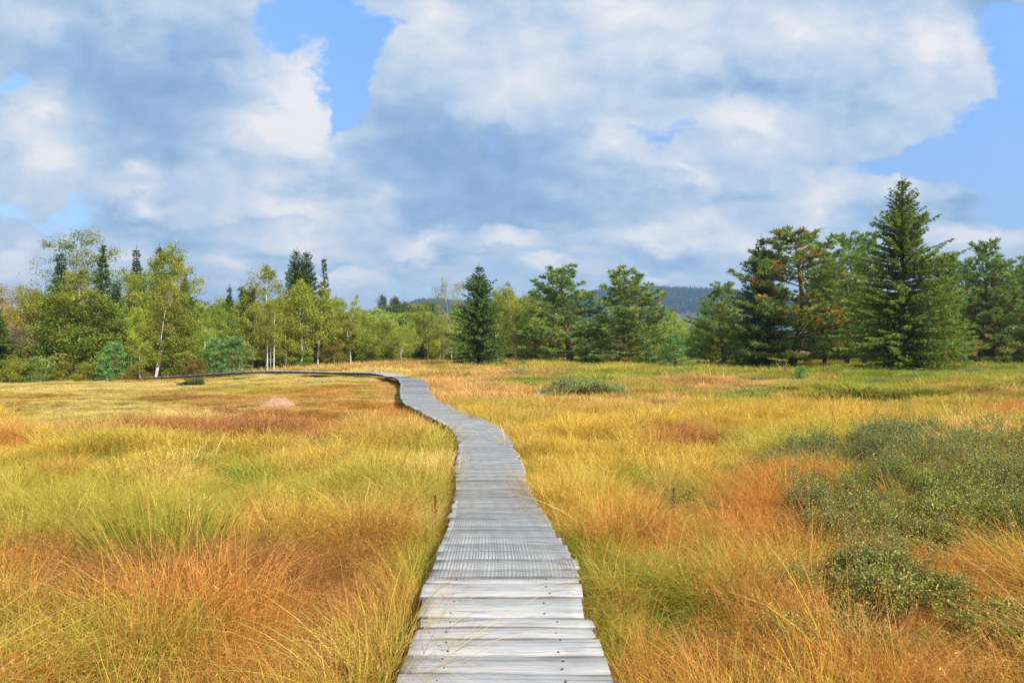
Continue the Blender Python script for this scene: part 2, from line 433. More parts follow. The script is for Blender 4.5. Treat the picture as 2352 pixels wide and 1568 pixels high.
def on_walk(x, y, m=0.0):
    a = (y < 43.3) & (x > xl(y) - m) & (x < xr(y) + m)
    far = np.zeros(len(x), bool)
    sel = np.where((y > 40) & (y < 64) & (x < -5))[0]
    if len(sel):
        d = np.min(np.hypot(x[sel, None] - FS[None, :, 0], y[sel, None] - FS[None, :, 1]), 1); far[sel] = d < 0.62 + m
    return a | far

# ------------------------------------------------------------------ grass tufts (sources for the grass)
def blades(g, n, r, spread, hmin, hmax, lean, curve, w, seg=4, comb=None, droop=0.0, seed_heads=0.0):
    a = r.uniform(0, 2 * PI, n); rad = spread * np.sqrt(r.random(n))
    base = np.stack([rad * np.cos(a), rad * np.sin(a), np.full(n, -0.03)], 1)
    az = a + r.normal(0, 0.9, n) if comb is None else comb + r.normal(0, 0.5, n)
    h = r.uniform(hmin, hmax, n)
    ln = np.abs(r.normal(lean, lean * 0.6 + 0.02, n)); cv = np.abs(r.normal(curve, curve * 0.5 + 0.02, n))
    t = np.linspace(0, 1, seg + 1)
    hd = np.stack([np.cos(az), np.sin(az), np.zeros(n)], 1)
    out = (ln[:, None] * t + cv[:, None] * t ** 2) * h[:, None]
    up = h[:, None] * (t - (0.35 * cv[:, None] + droop) * t ** 2.5)
    P = base[:, None, :] + hd[:, None, :] * out[..., None]; P[..., 2] += up
    P[..., :2] += np.cumsum(r.normal(0, 0.012, (n, seg + 1, 2)) * h[:, None, None], 1)
    wa = az + r.uniform(0.6, 2.5, n); side = np.stack([np.cos(wa), np.sin(wa), np.zeros(n)], 1)
    tap = np.array([0.7] + [1.0 - 0.8 * k / seg for k in range(1, seg + 1)])
    ww = w * r.uniform(0.6, 1.3, n)
    off = side[:, None, :] * (ww[:, None] * tap)[..., None] * 0.5
    V = np.stack([P - off, P + off], 2)                        # n,seg+1,2,3
    rr = r.random(n); vv = r.random(n)
    C = np.zeros((n, seg + 1, 2, 3)); C[..., 0] = t[None, :, None]; C[..., 1] = rr[:, None, None]; C[..., 2] = vv[:, None, None]
    i = np.arange(n)[:, None] * (seg + 1) * 2; j = np.arange(seg)[None] * 2
    q = np.stack([i + j, i + j + 1, i + j + 3, i + j + 2], -1).reshape(-1, 4)
    g.add(V.reshape(-1, 3), q, C.reshape(-1, 3))
    if seed_heads > 0:      # airy panicles: small flecks round the top of some stems
        m = r.random(n) < seed_heads; tp = P[m]; k = 7
        if len(tp):
            u = r.uniform(0.55, 1.0, (len(tp), k)); idx = u * seg; lo = np.floor(idx).astype(int).clip(0, seg - 1); fr = (idx - lo)[..., None]
            ar = np.arange(len(tp))[:, None]
            pos = tp[ar, lo] * (1 - fr) + tp[ar, lo + 1] * fr
            pos = pos.reshape(-1, 3) + r.normal(0, 0.012, (len(tp) * k, 3))
            dirs = r.normal(0, 1, (len(pos), 3)); dirs[:, 2] = np.abs(dirs[:, 2]) + 0.6
            cc = np.stack([np.ones(len(pos)), r.uniform(0, 0.6, len(pos)), r.uniform(0.3, 1, len(pos))], 1)
            kites(g, pos, dirs, 0.022, w * .8, cc, r)
def coll(name): return bpy.data.collections.new(name)
def src(c, name, g, mat):
    o = bpy.data.objects.new(name, g.mesh(name, mat)); c.objects.link(o)
C_NEAR, C_MID, C_FAR, C_MOWN = coll('near_tufts'), coll('mid_tufts'), coll('far_tufts'), coll('mown_tufts')
def make_tufts():
    r = np.random.default_rng(21)
    for k in range(8):      # fine meadow grass with panicles
        g = Geo(); blades(g, 46, r, 0.10, 0.22, 0.52, 0.22, 0.35, 0.0042, 5, None, 0.05, 0.3); blades(g, 30, r, 0.12, 0.10, 0.26, 0.5, 0.5, 0.006, 3)
        src(C_NEAR, 'grass_tuft', g, M_GRASS)
    for k in range(4):      # long arching blades
        g = Geo(); blades(g, 40, r, 0.07, 0.35, 0.68, 0.25, 0.75, 0.005, 6, None, 0.1); blades(g, 26, r, 0.1, 0.12, 0.3, 0.4, 0.5, 0.006, 3)
        src(C_NEAR, 'grass_tuft', g, M_GRASS)
    for k in range(4):      # combed, wind-laid orange grass
        g = Geo(); blades(g, 60, r, 0.12, 0.3, 0.6, 0.9, 0.7, 0.0042, 5, PI * 0.1 + k * 0.5, 0.25, 0.15)
        src(C_NEAR, 'grass_tuft', g, M_GRASS)
    for k in range(6):
        g = Geo(); blades(g, 60, r, 0.22, 0.2, 0.5, 0.25, 0.4, 0.009, 3, None, 0.05, 0.3); blades(g, 24, r, 0.25, 0.1, 0.28, 0.5, 0.5, 0.013, 2)
        src(C_MID, 'grass_tuft', g, M_GRASS)
    for k in range(6):
        g = Geo(); blades(g, 90, r, 0.55, 0.15, 0.45, 0.3, 0.4, 0.026, 2, None, 0.05)
        src(C_FAR, 'grass_tuft', g, M_GRASS)
    for k in range(6):
        g = Geo(); blades(g, 110, r, 0.34, 0.05, 0.16, 1.3, 0.8, 0.014, 3, 0.3 + k * 0.7, 0.3)
        src(C_MOWN, 'grass_tuft', g, M_GRASS)
make_tufts()

def instancer(name, P, rot, scl, idx, tint, tintb, collection, mat=None):
    n = len(P)
    me = bpy.data.meshes.new(name); me.vertices.add(n); me.vertices.foreach_set('co', np.asarray(P, np.float32).ravel()); me.update()
    a = me.attributes.new('rot', 'FLOAT_VECTOR', 'POINT'); a.data.foreach_set('vector', np.asarray(rot, np.float32).ravel())
    a = me.attributes.new('scl', 'FLOAT_VECTOR', 'POINT'); a.data.foreach_set('vector', np.asarray(scl, np.float32).ravel())
    a = me.attributes.new('idx', 'INT', 'POINT'); a.data.foreach_set('value', np.asarray(idx, np.int32))
    for nm, c in (('tint', tint), ('tintb', tintb)):
        if c is None: continue
        a = me.attributes.new(nm, 'FLOAT_COLOR', 'POINT'); a.data.foreach_set('color', np.concatenate([c, np.ones((n, 1))], 1).astype(np.float32).ravel())
    o = obj(name, me)
    ng = bpy.data.node_groups.new(name + '_nodes', 'GeometryNodeTree')
    ng.interface.new_socket('Geometry', in_out='INPUT', socket_type='NodeSocketGeometry'); ng.interface.new_socket('Geometry', in_out='OUTPUT', socket_type='NodeSocketGeometry')
    gi = ng.nodes.new('NodeGroupInput'); go = ng.nodes.new('NodeGroupOutput')
    iop = ng.nodes.new('GeometryNodeInstanceOnPoints'); ci = ng.nodes.new('GeometryNodeCollectionInfo')
    ci.inputs[0].default_value = collection; ci.inputs['Separate Children'].default_value = True; ci.inputs['Reset Children'].default_value = True
    def na(nm, dt):
        q = ng.nodes.new('GeometryNodeInputNamedAttribute'); q.data_type = dt; q.inputs['Name'].default_value = nm
        return next(s for s in q.outputs if s.enabled and s.name == 'Attribute')
    L = ng.links
    L.new(gi.outputs[0], iop.inputs['Points']); L.new(ci.outputs[0], iop.inputs['Instance']); iop.inputs['Pick Instance'].default_value = True
    L.new(na('idx', 'INT'), iop.inputs['Instance Index'])
    er = ng.nodes.new('FunctionNodeEulerToRotation'); L.new(na('rot', 'FLOAT_VECTOR'), er.inputs[0]); L.new(er.outputs[0], iop.inputs['Rotation'])
    L.new(na('scl', 'FLOAT_VECTOR'), iop.inputs['Scale'])
    L.new(iop.outputs[0], go.inputs[0])
    md = o.modifiers.new('scatter', 'NODES'); md.node_group = ng
    return o

# palette: colours of the grasses themselves
TINT = {'G': (0.77, 0.52, 0.10), 'O': (0.74, 0.34, 0.09), 'R': (0.54, 0.24, 0.09), 'Y': (0.60, 0.49, 0.085), 'N': (0.33, 0.40, 0.05), 'S': (0.88, 0.68, 0.24), 'T': (0.82, 0.48, 0.18), 'B': (0.36, 0.18, 0.075)}
KEYS = list(TINT); TARR = np.array([TINT[k] for k in KEYS])
# patches: picture point they were surveyed at, radii, kind, weight
PATCH = [(370, 1290, 90, 40, 'Y', .7), (560, 1100, 70, 40, 'N', .8), (700, 1120, 200, 60, 'Y', .5), (330, 1000, 700, 30, 'R', .5), (500, 985, 350, 22, 'R', .8), (40, 1015, 70, 10, 'O', 1.5), (880, 960, 150, 40, 'O', .4),
         (150, 1080, 60, 20, 'O', .8), (150, 880, 300, 16, 'S', .8), (420, 905, 160, 9, 'R', .8), (200, 955, 200, 8, 'B', .6), (640, 945, 200, 9, 'R', .8), (330, 868, 200, 5, 'O', .6), (560, 900, 80, 6, 'N', .6), (250, 915, 120, 7, 'N', .5), (750, 865, 160, 12, 'S', .9), (300, 940, 280, 25, 'S', .7), (150, 920, 300, 12, 'R', .5), (500, 935, 250, 12, 'R', .7), (780, 905, 150, 38, 'O', .5), (800, 900, 120, 30, 'T', .6), (820, 880, 90, 10, 'R', .4), (600, 885, 160, 12, 'Y', .5), (850, 900, 60, 10, 'Y', .8), (720, 905, 70, 6, 'N', .7), (600, 955, 300, 10, 'B', .5), (850, 945, 30, 8, 'N', .8),
         (120, 1330, 260, 90, 'R', .7), (700, 1330, 250, 110, 'R', .9), (780, 1460, 160, 90, 'B', .8), (500, 1400, 300, 90, 'O', .5), (250, 1480, 200, 60, 'Y', .5), (100, 1540, 160, 50, 'Y', .5), (900, 1290, 60, 90, 'O', .6), (940, 1330, 60, 60, 'Y', .9), (880, 1480, 50, 60, 'Y', .8), (100, 1190, 200, 60, 'Y', .7),
         (1560, 1005, 130, 35, 'R', 1.5), (1150, 905, 200, 20, 'T', .8), (1040, 880, 120, 12, 'T', .9), (1650, 880, 100, 12, 'T', 1.4), (1200, 915, 100, 16, 'R', .7), (1400, 1010, 200, 60, 'G', .6), (1800, 960, 250, 30, 'G', 1.2), (1450, 935, 120, 14, 'T', .7), (1300, 870, 220, 14, 'N', .5), (1230, 890, 150, 12, 'N', .4), (1420, 885, 200, 10, 'R', .5), (1150, 860, 120, 7, 'T', 1.0), (1950, 840, 500, 16, 'Y', .7), (1950, 848, 500, 16, 'N', .7), (1500, 845, 300, 8, 'Y', .5), (2150, 880, 300, 26, 'N', .35), (2000, 905, 160, 22, 'N', .4), (2100, 895, 300, 12, 'O', .5), (1900, 870, 160, 8, 'R', .6), (2250, 905, 120, 10, 'T', .6),
         (1450, 1100, 130, 26, 'N', .9), (1380, 1260, 90, 60, 'N', .6), (1250, 1180, 60, 120, 'O', .4), (1850, 1220, 140, 60, 'O', 1.2), (2120, 1440, 220, 50, 'O', 1.5), (2260, 1370, 120, 70, 'O', 1.5), (1700, 1180, 120, 60, 'O', .8), (1800, 1100, 120, 20, 'O', .9), (1550, 1420, 80, 120, 'N', .5), (1400, 1420, 60, 110, 'Y', .9), (1600, 1510, 300, 60, 'O', .6), (1450, 1240, 150, 60, 'O', .8), (2320, 945, 60, 16, 'O', .9), (1690, 920, 40, 8, 'N', .6), (1830, 1010, 160, 30, 'Y', .8), (2250, 1530, 160, 40, 'O', .5)]
def pix(x, y, z): return CX + x / y * F, HY + (ZC - z) / y * F
def choose_tint(x, y, r, jitter=0.25):
    px, py = pix(x, np.maximum(y, 1.5), terrain(x, y) + 0.15)
    n = len(x)
    S = np.zeros((n, len(KEYS))); K = {k: i for i, k in enumerate(KEYS)}
    left = (px < 1000 + (py - 800) * 0.05) & (x < xl(np.clip(y, 0, 43)) + 0.3)
    def zone(m, **kw):
        for k, v in kw.items(): S[:, K[k]] += m * v
    a = left * ss((py - 1230) / 120); zone(a, O=.46, R=.28, Y=.46, G=.34, B=0.03, T=.36, N=0.26)
    a = left * ss((py - 950) / 60) * (1 - ss((py - 1230) / 120)); zone(a, G=.6, Y=.55, S=.38, O=.28, T=.36, N=.26)
    a = left * (1 - ss((py - 950) / 60)); zone(a, S=.56, G=.58, O=.48, Y=.42, R=.18, T=.48)
    rt = ~left
    a = rt * ss((py - 1230) / 150); zone(a, O=.42, G=.44, Y=.56, R=.15, T=.38, N=.44, S=.1)
    a = rt * ss((py - 930) / 60) * (1 - ss((py - 1230) / 150)); zone(a, G=.62, O=.32, T=.40, Y=.64, R=.12, S=.3, N=.34)
    a = rt * (1 - ss((py - 930) / 60)); zone(a, Y=.66, N=.52, T=.50, G=.42, O=.33, R=.28)
    for (cx, cy, rx, ry, k, w) in PATCH:
        S[:, K[k]] += w * np.exp(-(((px - cx) / rx) ** 2 + ((py - cy) / ry) ** 2))
    for i in range(len(KEYS)):
        S[:, i] += 1.0 * (fnoise(x, y * 0.8, 0.9 + y.mean() * 0.05, 3, 40 + i) - 0.5)
    S1 = S + r.gumbel(0, 0.07, S.shape); i1 = S1.argmax(1)
    S2 = S + r.gumbel(0, 0.2, S.shape); i2 = S2.argmax(1)
    j = r.normal(1, jitter * 0.8, (n, 1)).clip(0.6, 1.4)
    return TARR[i1] * j, TARR[i2] * j, i1
def scatter_zone(d0, d1, dens, r, spread=0.82, extra=1.5):
    area = (d1 ** 2 - d0 ** 2) * spread + 2 * extra * (d1 - d0); n = int(area * dens)
    u = r.random(n); y = np.sqrt(d0 ** 2 + u * (d1 ** 2 - d0 ** 2)); x = r.uniform(-1, 1, n) * (spread * y + extra)
    return x, y
def mown(x, y):
    """1 where the sward left of the boardwalk has been cut short"""
    px, py = pix(x, y, terrain(x, y))
    return (x < xl(np.clip(y, 0, 43)) - 0.05) & (py < 985 + 22 * np.sin(px / 90.0) + 12 * np.sin(px / 37.0)) & (y < 66) & ~((y > 40) & (x > -13) & (y > 51 + (x + 11) * 0))
SHRUB_AREA = []   # filled below: (x, y, rx, ry) where low shrubs stand instead of grass
def shrub_clear(x, y):
    k = np.zeros(len(x), bool)
    for (cx, cy, rx, ry) in SHRUB_AREA: k |= ((x - cx) / rx) ** 2 + ((y - cy) / ry) ** 2 < 0.8
    return k
SHRUBS = [  # px, py, rx(m), ry(m), height, n, flavour, label
    (2180, 1060, 2.8, 1.9, .55, 3000, 'blue', 'wide dark blue green heath shrub mound, farthest in the shrub bank on the right'),
    (1850, 1062, 1.0, .50, .34, 560, 'blue', 'small low blue green heath shrub left of the big shrub mound'),
    (2080, 1170, 1.7, 1.15, .46, 2300, 'mixed', 'middle dark green heath shrub before the big far mound'),
    (2340, 1170, 1.2, 1.2, .46, 1500, 'mixed', 'dark heath shrub cut by the right edge of the photo'),
    (2150, 1290, 1.25, .85, .5, 2100, 'green', 'yellow tipped green heath shrub with dark woody stems showing below it'),
    (2340, 1310, .8, .6, .42, 800, 'green', 'dark green heath shrub at right edge above the combed orange grass'),
    (1940, 1400, .9, .5, .46, 1500, 'red', 'reddish green bilberry shrub between two clumps of orange grass'),
    (1960, 1510, .62, .32, .34, 620, 'red', 'low reddish bilberry shrub below the combed orange grass at lower right'),
    (2330, 1500, .4, .3, .32, 360, 'red', 'little bilberry shrub at the lower right corner by orange grass'),
    (1600, 1190, .5, .3, .3, 90, 'red', 'thin sparse bilberry shrub among orange grass right of the boardwalk'),
    (1325, 912, 1.9, .9, .58, 1700, 'heather', 'grey green heather mound with purplish top standing alone right of the boardwalk'),
    (440, 885, .75, .45, .34, 460, 'juniper', 'small dark green bush alone on the mown bog left of the boardwalk'),
]
SHRUB_AREA.append((*gp(375, 1330)[:2], .34, .26))
for s in SHRUBS:
    x, y, z = gp(s[0], s[1]); SHRUB_AREA.append((x, y, s[2] * 0.85, s[3] * 0.85))
def build_grass():
    r = np.random.default_rng(33)
    for (nm, d0, d1, dens, C, nk, smin, smax, lab) in (('tall_grass', 2.2, 9.5, 88, C_NEAR, 16, .7, 1.1, 'tall golden and orange bog grass close to the camera'),
                                      ('tall_grass', 9.5, 23, 42, C_MID, 6, .75, 1.15, 'tall golden bog grass on both sides of the boardwalk'),
                                      ('tall_grass', 23, 48, 15, C_FAR, 6, .6, 1.0, 'orange and green bog grass in the middle distance'),
                                      ('tall_grass', 48, 118, 5.0, C_FAR, 6, .9, 1.5, 'orange grass strip before the far trees')):
        x, y = scatter_zone(d0, d1, dens, r)
        # a ragged hand-over between neighbouring distances
        keep = ~on_walk(x, y, 0.02 if d0 < 20 else 0.3) & ~mown(x, y)
        sh = shrub_clear(x, y); keep &= ~sh | (r.random(len(x)) < 0.26)
        keep &= ~((y > 62) & (x < -22) & (r.random(len(x)) < .6))
        x, y = x[keep], y[keep]; n = len(x)
        t1, t2, k = choose_tint(x, y, r)
        nv = fnoise(x, y, 0.8 if d0 < 20 else 2.2, 2, 9)
        s = r.uniform(smin, smax, n) * (0.30 + 1.45 * nv ** 1.15) * np.where(r.random(n) < .06, 1.35, 1)
        if C is C_NEAR:
            idx = r.integers(0, 8, n)
            arch = (k == KEYS.index('Y')) | (k == KEYS.index('N')); m = (r.random(n) < np.where(arch, .5, .16)); idx[m] = r.integers(8, 12, m.sum())
            px, py = pix(x, y, terrain(x, y)); comb = np.exp(-(((px - 2160) / 230) ** 2 + ((py - 1430) / 75) ** 2)) > r.random(n) * .8
            idx[comb] = r.integers(12, 16, comb.sum())
            edge_ = (np.minimum(np.abs(x - xl(y)), np.abs(x - xr(y))) < 0.16); m = edge_ & (r.random(n) < .5); idx[m] = r.integers(8, 12, m.sum())
            s[edge_] *= 0.92
        else: idx = r.integers(0, nk, n)
        # keep the boards clear: shorter right at the edge
        dist = np.minimum(np.abs(x - xl(y)), np.abs(x - xr(y))); s = np.where((dist < 0.12) & (y < 43), s * 0.8, s)
        rot = np.stack([r.normal(0, .08, n), r.normal(0, .08, n), r.uniform(0, 2 * PI, n)], 1)
        combm = (idx >= 12) if C is C_NEAR else np.zeros(n, bool)
        rot[combm, 2] = r.normal(0.6, 0.5, combm.sum())
        lean = (dist < .2) & (y < 43) & (r.random(n) < .3); side = np.where(np.abs(x - xl(y)) < np.abs(x - xr(y)), 1, -1)
        rot[lean, 2] = 0; rot[lean, 0] = 0; rot[lean, 1] = (side * r.uniform(.15, .55, n))[lean]
        P = np.stack([x, y, terrain(x, y) - 0.01], 1)
        o = instancer(nm, P, rot, np.stack([s, s, s * r.uniform(.85, 1.15, n)], 1), idx, t1, t2, C)
        tag(o, lab, 'grass', kind='stuff')
    x, y = scatter_zone(12, 68, 26, r, 0.84, 2)
    keep = mown(x, y) & ~on_walk(x, y, 0.1) & ~shrub_clear(x, y) & (r.random(len(x)) < np.clip(40 / y, .45, 1)); x, y = x[keep], y[keep]; n = len(x)
    t1, t2, k = choose_tint(x, y, r, 0.2)
    s = r.uniform(.7, 1.2, n) * (0.65 + 0.8 * fnoise(x, y, 2.2, 2, 77)); rot = np.stack([r.normal(0, .05, n), r.normal(0, .05, n), r.uniform(0, 2 * PI, n)], 1)
    o = instancer('mown_grass', np.stack([x, y, terrain(x, y)], 1), rot, np.stack([s, s, s], 1), r.integers(0, 6, n), t1, t2, C_MOWN)
    tag(o, 'short cut yellow and orange grass left of the boardwalk', 'grass', kind='stuff')
build_grass()

# ------------------------------------------------------------------ low shrubs
HC = {'blue': [(.18, .28, .07), (.24, .34, .08), (.40, .46, .08), (.32, .19, .10)], 'mixed': [(.20, .27, .055), (.27, .34, .065), (.46, .48, .08), (.34, .20, .10)],
      'green': [(.21, .29, .05), (.30, .38, .06), (.56, .56, .08), (.34, .18, .09)], 'red': [(.22, .26, .05), (.30, .33, .055), (.46, .40, .07), (.42, .17, .09)],
      'heather': [(.27, .34, .09), (.33, .39, .11), (.40, .43, .12), (.30, .19, .13)], 'juniper': [(.11, .16, .04), (.14, .20, .05), (.19, .25, .06), (.12, .12, .05)], 'low': [(.30, .33, .06), (.36, .37, .07), (.42, .41, .08), (.32, .19, .09)]}
def shrub(name, cx, cy, rx, ry, h, n, fl, seed, ls=1.0):
    r = np.random.default_rng(seed); z0 = T(cx, cy)
    a = r.uniform(0, 2 * PI, n); q = np.sqrt(r.random(n)) * (1 + .25 * (r.random(n) < .12)); wob = 1 + 0.28 * np.sin(a * 3 + seed) + 0.2 * np.sin(a * 5 + 2 * seed) + .12 * np.sin(a * 11 + seed)
    x = cx + rx * q * np.cos(a) * wob; y = cy + ry * q * np.sin(a) * wob
    nb = max(4, int(rx * ry * (7 if ls <= 1.5 else 2.2)) + 3); ba = r.uniform(0, 2 * PI, nb); bq = np.sqrt(r.random(nb)) * .92; bx = cx + rx * bq * np.cos(ba); by = cy + ry * bq * np.sin(ba); bh = r.uniform(.6, 1.25, nb); br = np.sqrt(rx * ry / nb) * r.uniform(.75, 1.2, nb)
    pull = r.random(n) < .9; dd = np.hypot(x[:, None] - bx, y[:, None] - by) / br; kb = dd.argmin(1)
    f = np.where(pull, .62, 1.0); x = bx[kb] + (x - bx[kb]) * f; y = by[kb] + (y - by[kb]) * f; q = np.clip(np.hypot(x - bx[kb], y - by[kb]) / br[kb], 0, 1.15) * .85
    hh = bh[kb] * h * .82 * (0.35 + 0.75 * np.sqrt(np.clip(1 - q * q, 0, 1))) * (0.65 + .7 * fnoise(x, y, 0.35 * max(ls, 1), 2, seed))
    base = np.stack([x, y, terrain(x, y)], 1); lean = np.stack([r.normal(0, .25, n), r.normal(0, .25, n), np.ones(n)], 1)
    hh = hh * np.where(r.random(n) < .10, r.uniform(1.2, 1.6, n), 1.0); bare = r.random(n) < .06
    lean = unit(lean); top = base + lean * hh[:, None]
    gl = Geo(); gs = Geo()
    nl = 24
    t = np.clip(1 - np.abs(r.normal(0, .28, (n, nl))), .15, 1.02)
    p = base[:, None] + (top - base)[:, None] * t[..., None] + r.normal(0, .018 * ls, (n, nl, 3))
    d = r.normal(0, 1, (n, nl, 3)); d[..., 2] = d[..., 2] * .6 + .7
    pal = np.array(HC[fl]); patch = fnoise(x, y, .7 * ls, 2, seed + 5)
    w = np.stack([np.ones(n) * .8, np.ones(n) * .7, .35 + 1.4 * np.clip(patch - .45, 0, 1) * 2, .10 + 1.4 * np.clip(.40 - patch, 0, 1) * 2], 1)
    w = w / w.sum(1, keepdims=True); cu = w.cumsum(1); pick = (r.random((n, nl, 1)) > cu[:, None, :]).sum(-1).clip(0, 3)
    c = pal[pick] * r.uniform(.7, 1.35, (n, nl, 1))
    c = np.where((bare[:, None] & (r.random((n, nl)) < .6))[..., None], np.array((.26, .16, .11)) * r.uniform(.7, 1.3, (n, nl, 1)), c)
    kites(gl, p.reshape(-1, 3), d.reshape(-1, 3), r.uniform(.015, .027, n * nl) * ls, r.uniform(.009, .014, n * nl) * ls, c.reshape(-1, 3), r)
    side = unit(np.cross(lean, r.normal(size=(n, 3)))) * .0032 * ls
    V = np.stack([base - side, base + side, top + side * .4, top - side * .4], 1).reshape(-1, 3)
    gs.add(V, np.arange(4 * n).reshape(-1, 4), (.24, .16, .12))
    root = empty(name, (cx, cy, z0))
    if ls > 1.5 or n < 1000: gl.add(np.concatenate(gs.v), np.concatenate(gs.q), (.10, .065, .05))
    for G in (gl, gs): G.v = [v - np.array([cx, cy, z0]) for v in G.v]
    obj('foliage', gl.mesh('heath_foliage', M_HEATH), root)
    if ls <= 1.5 and n >= 1000: obj('woody_base', gs.mesh('heath_stems', M_HEATH), root)
    return root
for i, s in enumerate(SHRUBS):
    x, y, z = gp(s[0], s[1])
    o = shrub({'heather': 'heather_mound', 'juniper': 'dark_bush', 'red': 'bilberry_shrub'}.get(s[6], 'heath_shrub'), x, y, s[2], s[3], s[4], int(s[5] * 1.3), s[6], 50 + i, 1.0 if y < 14 else 2.2)
    tag(o, s[7], 'shrub')
# low heath patches further off on the right: copies of two shrubs
HP = [(1090, 872), (1180, 866), (1265, 862), (1340, 868), (1420, 862), (1510, 858), (1590, 858), (1490, 872), (1240, 884), (1130, 890), (1680, 866), (1760, 860), (1340, 884), (1650, 898), (1740, 915), (2250, 835), (2120, 872), (2320, 862), (2210, 862), (1800, 876), (2050, 882)]
def heath_patches():
    r = np.random.default_rng(5); protos = []
    for k, fl in enumerate(('low', 'heather')):
        x, y, z = gp(*HP[k]); o = shrub('heath_patch', x, y, 1.5, 1.3, .42, 620, fl, 90 + k, 2.4); protos.append(o)
        tag(o, 'low green heath patch on the open bog right of the boardwalk', 'shrub', 'low heath patches on the right')
    for i, (px, py) in enumerate(HP[2:]):
        pr = protos[(i + (i // 3)) % 2]; x, y, z = gp(px, py); c = pr.copy(); COL.objects.link(c); c.location = (x, y, z - .03); c.rotation_euler = (0, 0, r.uniform(0, 6)); s = r.uniform(.6, 1.5); c.scale = (s * 1.25, s * .8, r.uniform(.6, 1.1)); c.rotation_euler[2] = r.choice([0, PI]) + r.normal(0, .4)
        for ch in pr.children:
            d = ch.copy(); COL.objects.link(d); d.parent = c
heath_patches()

# rush clump, grass tussocks, stalks
def rush():
    x, y, z = gp(375, 1330); r = np.random.default_rng(8); g = Geo(); h = Geo(); n = 620
    a = r.uniform(0, 2 * PI, n); q = .30 * np.sqrt(r.random(n)); hh = r.uniform(.45, .88, n); ln = .15 + .75 * q / .3 * r.uniform(.3, 1.0, n); az = a + r.normal(0, .4, n)
    for i in range(n):
        b = np.array([q[i] * math.cos(a[i]) * 1.3, q[i] * math.sin(a[i]), -.02]); d = np.array([math.cos(az[i]) * ln[i], math.sin(az[i]) * ln[i], 1.0]); d /= np.linalg.norm(d)
        c0 = np.array([.14, .23, .02]) * r.uniform(.7, 1.5); c1 = np.array([.38, .36, .05]) * r.uniform(.7, 1.3)
        t = np.array([0, .35, .7, 1]); P = b + d * (t * hh[i])[:, None]; P[:, 2] -= .05 * t ** 2 * hh[i] * ln[i]
        w = .0040 * np.array([1, 1, .8, .3])
        s = unit(np.cross(d, r.normal(size=3))); V = np.stack([P - s * w[:, None], P + s * w[:, None]], 1).reshape(-1, 3)
        g.add(V, [(2 * k, 2 * k + 1, 2 * k + 3, 2 * k + 2) for k in range(3)], np.repeat(c0 + (c1 - c0) * t[:, None], 2, 0))
        if r.random() < .14:
            kites(h, P[2:3] + np.random.default_rng(i).normal(0, .006, (5, 3)), np.random.default_rng(i + 1).normal(0, 1, (5, 3)), .022, .014, (.20, .06, .025), r)
    root = empty('rush_clump', (x, y, z)); tag(root, 'spiky green rush clump with brown flower heads in the orange grass at left', 'rush')
    g.add(np.concatenate(h.v), np.concatenate([q + 0 for q in h.q]), np.concatenate(h.c)); obj('rush_foliage', g.mesh('rush_stems', M_RUSH), root)
rush()
def tussocks():
    r = np.random.default_rng(19); g = Geo(); n = 520
    a = r.uniform(0, 2 * PI, n); az = a + r.normal(0, .3, n); hh = r.uniform(.55, 1.0, n); t = np.linspace(0, 1, 6)
    for i in range(n):
        q = .25 * math.sqrt(r.random()); ln = r.uniform(.1, .75); hd = np.array([math.cos(az[i]), math.sin(az[i]), 0])
        P = np.array([q * math.cos(a[i]), q * math.sin(a[i]), 0.0]) + hd * ((ln * t + .5 * t ** 2) * hh[i])[:, None]; P[:, 2] += hh[i] * (t * 1.0 - (.35 + .5 * ln) * t ** 2.2)
        w = .014 * (1 - .85 * t); s = np.array([-hd[1], hd[0], 0]); V = np.stack([P - s * w[:, None], P + s * w[:, None]], 1).reshape(-1, 3)
        c0 = np.array([.20, .25, .03]) * r.uniform(.7, 1.3); c1 = np.array([.42, .40, .07]) * r.uniform(.7, 1.3)
        g.add(V, [(2 * k, 2 * k + 1, 2 * k + 3, 2 * k + 2) for k in range(5)], np.repeat(c0 + (c1 - c0) * t[:, None], 2, 0))
    me = g.mesh('tussock', M_RUSH)
    for (px, py, s) in [(1960, 922, 1.0), (2030, 926, .85), (2095, 922, .9), (1880, 926, .75), (2150, 918, .7), (2235, 912, .9), (2200, 930, .6), (1700, 926, .6), (1660, 918, .55), (1910, 905, .8), (1560, 905, .5), (1010, 850, .5), (1480, 842, .6), (2290, 900, .7), (1800, 905, .7)]:
        x, y, z = gp(px, py); o = obj('grass_tussock', me); o.location = (x, y, z - .03); k = s * 1.7; o.scale = (k, k, k * .85); o.rotation_euler = (0, 0, r.uniform(0, 6))
        tag(o, 'rounded green grass tussock with arching blades on the right of the bog', 'tussock', 'grass tussocks')
tussocks()
